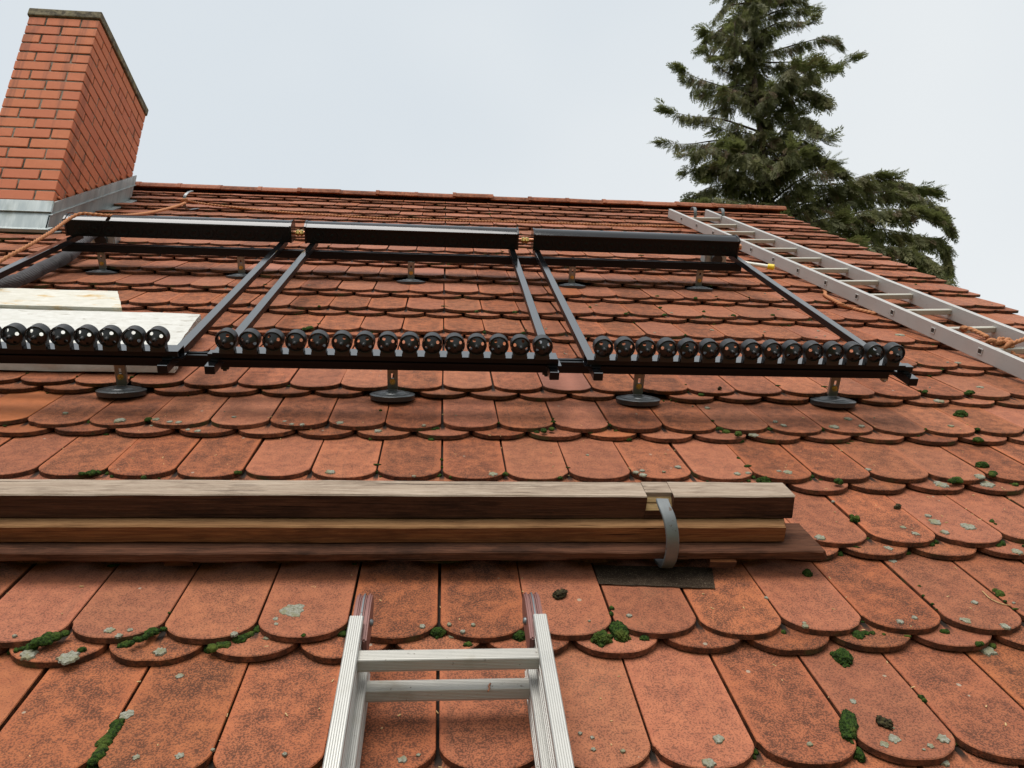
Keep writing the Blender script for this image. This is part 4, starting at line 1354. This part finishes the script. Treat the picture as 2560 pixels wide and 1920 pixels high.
# random thin moss along lower edges and joints
for i in range(560):
    j = rnd.randrange(JL, JR); k = rnd.randrange(-1, 19)
    if j < -6 and k > 6: continue
    if rnd.random() < .55:
        x = rnd.uniform(-.08, .08); lay = rnd.random() < .6
        u = (j + (.5 if lay else 0)) * TW + x
        v = k * P - SAG - (0 if lay else LOW) + arc(x) - .004
    else:
        u = j * TW + rnd.uniform(-.002, .002); v = k * P + rnd.uniform(-.01, .06)
    n_ = surf(u, v) + .002
    r_ = abs(rnd.gauss(.0026, .0012)) + .0012
    if u > 1.2: r_ *= 1.25
    blob(bm, (u, v, n_), r_ * rnd.uniform(1, 3.2), r_, r_ * .7, i, rnd.uniform(-.4, .4), 1)
single('moss', bm, MAT['moss'], 'thin green moss along the tile edges and joints', 'moss', kind='stuff')

bm = bmesh.new()
def patch(u, v, ru, rv, seed):
    N = 26
    n_ = surf(u, v) + .0014
    c0 = bm.verts.new((u, v, n_ + .0026))
    rings = []
    for t_ in (.55, .9, 1.0):
        rg = []
        for i in range(N):
            a = 2 * math.pi * i / N
            w = 1 + .42 * mnoise.noise(Vector((math.cos(a) * 1.8 + seed * 7.3, math.sin(a) * 1.8, 0))) + .30 * mnoise.noise(Vector((math.cos(a) * 6, math.sin(a) * 6, seed * 3.3)))
            x, y = u + math.cos(a) * ru * w * t_, v + math.sin(a) * rv * w * t_
            h = {.55: .0024, .9: .0022, 1.0: -.0016}[t_] + mnoise.noise(Vector((x * 400, y * 400, 0))) * .0006
            rg.append(bm.verts.new((x, y, n_ - (y - v) * TILT + h)))
        rings.append(rg)
    for i in range(N):
        j = (i + 1) % N
        bm.faces.new((c0, rings[0][i], rings[0][j]))
        for a, b in zip(rings[:-1], rings[1:]): bm.faces.new((a[i], b[i], b[j], a[j]))
lich = [(733, 1528, 38), (274, 1578, 14), (297, 1592, 10), (325, 1578, 8), (75, 1654, 22), (172, 1644, 28), (404, 1647, 17), (585, 1587, 10), (666, 1581, 10), (318, 1789, 20), (341, 1896, 10), (449, 1893, 12), (450, 1693, 11), (689, 1550, 9), (691, 1563, 7), (37, 1592, 6), (532, 1877, 6), (712, 1888, 7),
        (1497, 1581, 18), (2470, 1609, 24), (1796, 1850, 15), (2234, 1850, 19), (2357, 1850, 17), (2210, 1864, 13), (1772, 1910, 19), (2050, 1913, 18), (2318, 1908, 19), (2325, 1868, 10), (2367, 1893, 13), (2024, 1863, 9), (2412, 1553, 15), (2512, 1568, 12), (2013, 1567, 9), (2286, 1546, 8), (2436, 1508, 9), (1573, 1541, 8), (2420, 1318, 20), (2339, 1307, 17), (2320, 1291, 9), (2050, 1345, 14), (2257, 1320, 9), (2281, 1359, 10), (2352, 1212, 20), (2467, 1212, 20), (2449, 1192, 15), (1969, 1182, 13), (1607, 1189, 11), (2234, 1389, 12), (2221, 1373, 12), (2543, 1381, 16), (2362, 1332, 12),
        (1123, 1563, 7), (1132, 1577, 11), (1157, 1581, 8), (1183, 1564, 7), (1055, 1568, 9), (1193, 1591, 6), (1006, 1901, 13), (1046, 1890, 6), (2120, 1048, 11), (2153, 1066, 9), (2086, 1068, 14), (2350, 996, 14), (2450, 969, 10), (1938, 1055, 7), (2170, 1175, 8), (1886, 1078, 14), (1590, 1184, 9), (1605, 1178, 7), (1843, 1186, 10), (2377, 1066, 8), (300, 1052, 16), (390, 1050, 10), (425, 1056, 8), (447, 1057, 9), (163, 1034, 8), (470, 1076, 7), (495, 1079, 9), (585, 1044, 7), (850, 1058, 11), (712, 1055, 6), (730, 1062, 7), (755, 1063, 8), (825, 1182, 14), (1060, 1065, 6), (1035, 1192, 5), (1232, 1187, 13), (945, 1089, 11), (2250, 838, 14), (2395, 908, 9), (1780, 826, 6), (1870, 1184, 8), (1695, 1169, 9), (2010, 1560, 6), (1480, 1846, 6), (1450, 1836, 6), (1483, 1876, 7), (1557, 1880, 7), (2230, 1822, 6)]
for i, (x, y, r_) in enumerate(lich):
    p = on_tile(x, y); k = ppm(p)
    patch(p[0], p[1], r_ / k * .88, r_ / k * .88, i + .37)
for i in range(140):
    u = rnd.uniform(-1.2, 3.0) if rnd.random() < .35 else rnd.uniform(.2, 3.0)
    v = rnd.uniform(-.4, 4.2)
    fr = ((v + SAG) / P) % 1
    if fr > .45 and rnd.random() < .75: continue
    r_ = abs(rnd.gauss(.003, .0025)) + .0018
    patch(u, v, r_, r_ * rnd.uniform(.8, 1.2), i * .77 + 50)
bmesh.ops.recalc_face_normals(bm, faces=bm.faces[:])
single('lichen', bm, MAT['lichen'], 'pale grey-green lichen patches on the tile faces', 'lichen', kind='stuff')

for x, y, rx_, ry_, lb in ((1400, 1487, 20, 13, 'clump of dead brown moss on a tile right of the near ladder'), (2211, 1808, 13, 22, 'dead moss clump on a tile at the lower right'), (2244, 1267, 13, 6, 'dark dead moss clump right of the beam, high on a tile'), (1799, 971, 6, 4, 'tiny dead moss clump under the right collector')):
    p = on_tile(x, y, .005); k = ppm(p)
    bm = bmesh.new()
    blob(bm, (0, 0, 0), rx_ / k, ry_ / k, min(rx_, ry_) / k * .7 + .003, x * .1, .6, 4)
    for v in bm.verts: v.co += mnoise.noise_vector(v.co * 160) * .004
    single('dead_moss_clump', bm, MAT['dead_moss'], lb, 'moss', tuple(p), 'dead moss clumps')
bm = bmesh.new()                 # crumbs and needles lying about
for i in range(260):
    u, v = rnd.uniform(-1.1, 1.9), rnd.uniform(-.25, 1.4)
    if rnd.random() < .35: u = round(u / TW) * TW + rnd.gauss(0, .004)
    n_ = surf(u, v)
    a = rnd.uniform(0, 6.28); L = rnd.uniform(.001, .0045); w = rnd.uniform(.0005, .0012)
    M_ = Matrix.Translation((u, v, n_ + w)) @ Matrix.Rotation(a, 4, 'Z')
    add_box(bm, (-L, -w, -w), (L, w, w), 0, M=M_)
single('litter_crumbs', bm, MAT['wood_raw'], 'pale crumbs and needles scattered on the near tiles', 'litter', kind='stuff')
def twig(pts, r, label):
    q = [on_tile(*p, .002) for p in pts]
    bm = bmesh.new(); tube(bm, catmull([a - q[0] for a in q], .004), lambda i, s: r, 6)
    single('twig', bm, MAT['wood_raw'], label, 'twig', tuple(q[0]), smooth=True)
twig([(2456, 1478), (2475, 1496), (2500, 1508), (2526, 1514)], .0012, 'thin pale twig on a tile near the right edge')
twig([(778, 1467), (790, 1466), (786, 1470)], .001, 'tiny bent twig on the tile above the big lichen')

# ------------------------------------------------------------------ the conifer behind the ridge
YT = 11.6                        # world distance of the trunk
def wray(x, y):
    return np.array(M_ROOF.to_3x3() @ Vector(ray(x, y)))
CW = np.array(M_ROOF @ Vector(CC))
def wat(x, y, Y):
    d = wray(x, y); return CW + d * (Y - CW[1]) / d[1]
top = wat(1895, -260, YT); low = wat(1905, 520, YT)
tx = low[0]
tree = thing('conifer_tree', 'tall dark conifer with drooping sprays behind the right end of the ridge', 'tree', (tx, YT, 0), roof=False)
off = np.array((tx, YT, 0))
bm = bmesh.new()
zt = top[2]
tp = [np.array((0, 0, 0)), np.array((.03, 0, 3)), np.array((0, .02, 6)), np.array((wat(1897, 300, YT)[0] - tx, 0, wat(1897, 300, YT)[2])), np.array((wat(1890, 60, YT)[0] - tx, 0, wat(1890, 60, YT)[2])), np.array((top[0] - tx, 0, zt))]
tq = catmull(tp, .25)
tube(bm, tq, lambda i, s: max(.012, .19 * (1 - s / (zt + .3)) ** .9), 12)
part('trunk', bm, MAT['bark'], tree, smooth=True)
def trunk_at(z):
    for a, b in zip(tq[:-1], tq[1:]):
        if a[2] <= z <= b[2]: return a + (b - a) * (z - a[2]) / (b[2] - a[2])
    return tq[-1]
branches = []                    # (points, droop density, length of sprays)
def C5(x, y): return (1600 + x * .4339, y * .4339)
def br(pts, dY, dens=1.0, L=.30):
    P3 = []
    for i, q in enumerate(pts):
        x, y = C5(*q); P3.append(wat(x, y, YT + dY * i / (len(pts) - 1)) - off)
    P3[0] = trunk_at(P3[0][2])
    branches.append((P3, dens, L))
br([(600, 10), (520, 30), (460, 70), (415, 150)], -.3, .8, .22)
br([(610, 60), (560, 110), (545, 200), (540, 320)], -.4, .9, .22)
br([(640, 430), (520, 430), (440, 370), (365, 290)], -.2, 1.1, .2)
br([(640, 560), (480, 500), (330, 450), (210, 390)], -.5, 1.2, .26)
br([(640, 520), (500, 560), (380, 540), (260, 470)], .6, .8, .3)
br([(660, 760), (480, 690), (300, 670), (130, 630)], -.4, 1.2, .26)
br([(660, 860), (480, 810), (280, 830), (105, 822)], .3, 1.1, .26)
br([(670, 900), (520, 880), (380, 850), (250, 900)], -.9, 1.0, .34)
br([(670, 1080), (520, 1000), (400, 960), (255, 1000)], -.6, 1.1, .3)
br([(680, 1180), (540, 1080), (400, 1080), (280, 1150)], -.2, 1.2, .36)
br([(690, 1230), (560, 1160), (430, 1150), (330, 1180)], -.9, 1.0, .36)
br([(640, 120), (800, 60), (920, 50), (1020, 50)], .1, 1.1, .24)
br([(650, 200), (800, 130), (920, 130), (995, 110)], -.5, 1.2, .28)
br([(640, 60), (760, 10), (860, -20), (960, 20)], -.3, 1.2, .24)
br([(680, 340), (820, 280), (960, 240), (1080, 215), (1165, 270)], -.2, 1.2, .24)
br([(690, 600), (850, 500), (1000, 420), (1130, 370), (1250, 328)], -.3, 1.0, .24)
br([(690, 560), (830, 480), (960, 440), (1100, 400)], -.7, 1.2, .3)
br([(700, 700), (860, 560), (980, 520), (1060, 580)], -.6, 1.3, .4)
br([(700, 900), (860, 700), (960, 690), (1010, 760)], -.8, 1.2, .4)
br([(700, 980), (860, 820), (960, 820), (1000, 880)], -.3, 1.1, .36)
# the long low bough to the right
br([(720, 1060), (900, 930), (1050, 910), (1190, 1010)], -.6, 1.4, .34)
br([(730, 1180), (950, 1080), (1150, 1060), (1300, 1010), (1440, 1020)], -.4, 1.4, .32)
br([(730, 1240), (1000, 1150), (1250, 1060), (1450, 1040), (1600, 1090), (1700, 1110)], .2, 1.5, .32)
br([(730, 1260), (1050, 1200), (1350, 1110), (1560, 1120), (1700, 1190), (1795, 1330)], -.2, 1.5, .32)
br([(730, 1330), (1050, 1270), (1350, 1210), (1550, 1210), (1680, 1250)], -.8, 1.5, .38)
br([(740, 1420), (1050, 1360), (1350, 1320), (1600, 1360), (1740, 1400), (1775, 1560)], .3, 1.6, .34)
br([(740, 1500), (1100, 1440), (1400, 1420), (1600, 1460), (1740, 1620)], -.5, 1.6, .4)
br([(740, 1560), (1100, 1520), (1450, 1500), (1650, 1600)], .4, 1.5, .4)
rt = random.Random(11)
for i in range(110):              # filler all round the stem
    z = rt.uniform(5.5, zt - .15)
    hgt = zt - z
    reach = min(1.5, .26 + .27 * hgt) * rt.uniform(.55, 1.0)
    a = rt.uniform(0, 2 * math.pi)
    if hgt < 3.9 and abs(math.cos(a)) > .8: reach *= .72
    p0 = trunk_at(z)
    d = np.array((math.cos(a), math.sin(a), 0))
    rise = rt.uniform(-.05, .35) * reach
    branches.append(([p0, p0 + d * reach * .4 + np.array((0, 0, rise * .4)), p0 + d * reach * .8 + np.array((0, 0, rise * .5)), p0 + d * reach + np.array((0, 0, rise * .35))], 1.0, rt.uniform(.26, .42)))
for i in range(80):              # short growth close to the stem
    z = rt.uniform(6.5, zt - .1); a = rt.uniform(math.pi * .9, math.pi * 2.1); p0 = trunk_at(z); reach = rt.uniform(.2, .5)
    d = np.array((math.cos(a), math.sin(a), 0))
    branches.append(([p0, p0 + d * reach * .6 + np.array((0, 0, .05)), p0 + d * reach + np.array((0, 0, -.05))], 1.3, rt.uniform(.25, .4)))
for i in range(26):              # lower skirt, hidden behind the house
    z = rt.uniform(1.0, 5.5); reach = rt.uniform(1.4, 2.3); a = rt.uniform(0, 2 * math.pi)
    p0 = trunk_at(z); d = np.array((math.cos(a), math.sin(a), 0))
    branches.append(([p0, p0 + d * reach * .5 + np.array((0, 0, .2)), p0 + d * reach], .5, .5))
def spray_proto(seed):
    r = random.Random(seed); V, F = [], []
    def leaf(p, d, L, w, z):
        b = len(V); s = np.array((-d[1], d[0], 0))
        V.extend([p, p + d * L * .45 + s * w + np.array((0, 0, z)), p + d * L, p + d * L * .45 - s * w + np.array((0, 0, z))])
        F.append((b, b + 1, b + 2, b + 3))
    ax = lambda t: np.array((t, .06 * math.sin(t * 3), -.10 * t * t))
    leaf(ax(0), np.array((1, .03, -.05)), 1.0, .012, 0)
    n = 10
    for i in range(n):
        t = .08 + .86 * i / n
        for s in (-1, 1):
            a = s * math.radians(r.uniform(28, 48))
            L = (.34 * (1 - t) ** .8 + .08) * r.uniform(.75, 1.2)
            d = np.array((math.cos(a), math.sin(a), r.uniform(-.25, .05)))
            p = ax(t) + np.array((r.uniform(-.02, .02), 0, 0))
            leaf(p, d, L, .021, r.uniform(-.01, .01))
            for q in (.35, .62):
                if L > .16:
                    a2 = a + s * math.radians(r.uniform(20, 40)) * (1 if r.random() < .5 else -1)
                    leaf(p + d * L * q, np.array((math.cos(a2), math.sin(a2), -.1)), L * .46, .018, 0)
    return np.array(V), F
protos = [spray_proto(i) for i in range(5)]
VV, FF, TTn = [], [], []
cnt = 0
bmB = bmesh.new()
def put_spray(p, d, nrm, L, tint):
    global cnt
    d = d / np.linalg.norm(d)
    s = np.cross(nrm, d); s /= max(1e-6, np.linalg.norm(s)); m = np.cross(d, s)
    V, F = rt.choice(protos)
    W = p + (V[:, :1] * d + V[:, 1:2] * s * 1.05 + V[:, 2:3] * m) * L
    VV.append(W); FF.extend([tuple(i + cnt for i in f) for f in F]); TTn.extend([tint] * len(F)); cnt += len(V)
for P3, dens, L in branches:
    q = catmull(P3, .05)
    Ltot = sum(np.linalg.norm(b - a) for a, b in zip(q[:-1], q[1:]))
    tube(bmB, q[::3] + [q[-1]], lambda i, s: max(.004, .022 * (1 - s / (Ltot + .1)) * min(1.3, Ltot)), 5, caps=False)
    nspr = int(Ltot * 56 * dens)
    for i in range(nspr):
        f = rt.random() ** .72
        k = min(len(q) - 2, int(f * (len(q) - 1)))
        p = q[k] + np.array([rt.gauss(0, .03) for _ in range(3)])
        t_ = q[k + 1] - q[k]; t_ = t_ / np.linalg.norm(t_)
        side = np.cross(t_, (0, 0, 1)); side /= max(1e-6, np.linalg.norm(side))
        tip = f > .86
        w = rt.uniform(-1, 1)
        d = t_ * (rt.uniform(.5, 1.1) if tip else rt.uniform(.15, .7)) + side * w * (.45 if tip else .75) + np.array((0, 0, rt.uniform(-.25, .35) if tip else -rt.uniform(.6, 2.2)))
        nr = side * rt.gauss(0, .5) + np.array((0, 0, 1)) + t_ * rt.gauss(0, .5)
        sz = L * rt.uniform(.6, 1.3) * (1.0 if tip else 1.12)
        put_spray(p, d, nr, sz, rt.random())
for z in np.arange(zt - .9, zt, .06):
    p = trunk_at(z)
    for _ in range(2):
        a = rt.uniform(0, 6.28); put_spray(p, np.array((math.cos(a), math.sin(a), .4)), np.array((0, 0, 1.)), .28, rt.random())
tag(part('branches', bmB, MAT['bark'], tree, smooth=True), kind='stuff')
me = bpy.data.meshes.new('crown')
me.from_pydata(np.concatenate(VV).tolist(), [], FF)
a = me.attributes.new('tint', 'FLOAT', 'FACE'); a.data.foreach_set('value', TTn)
me.materials.append(MAT['foliage'])
o = link(bpy.data.objects.new('crown', me), tree)
print('crown quads', len(FF))
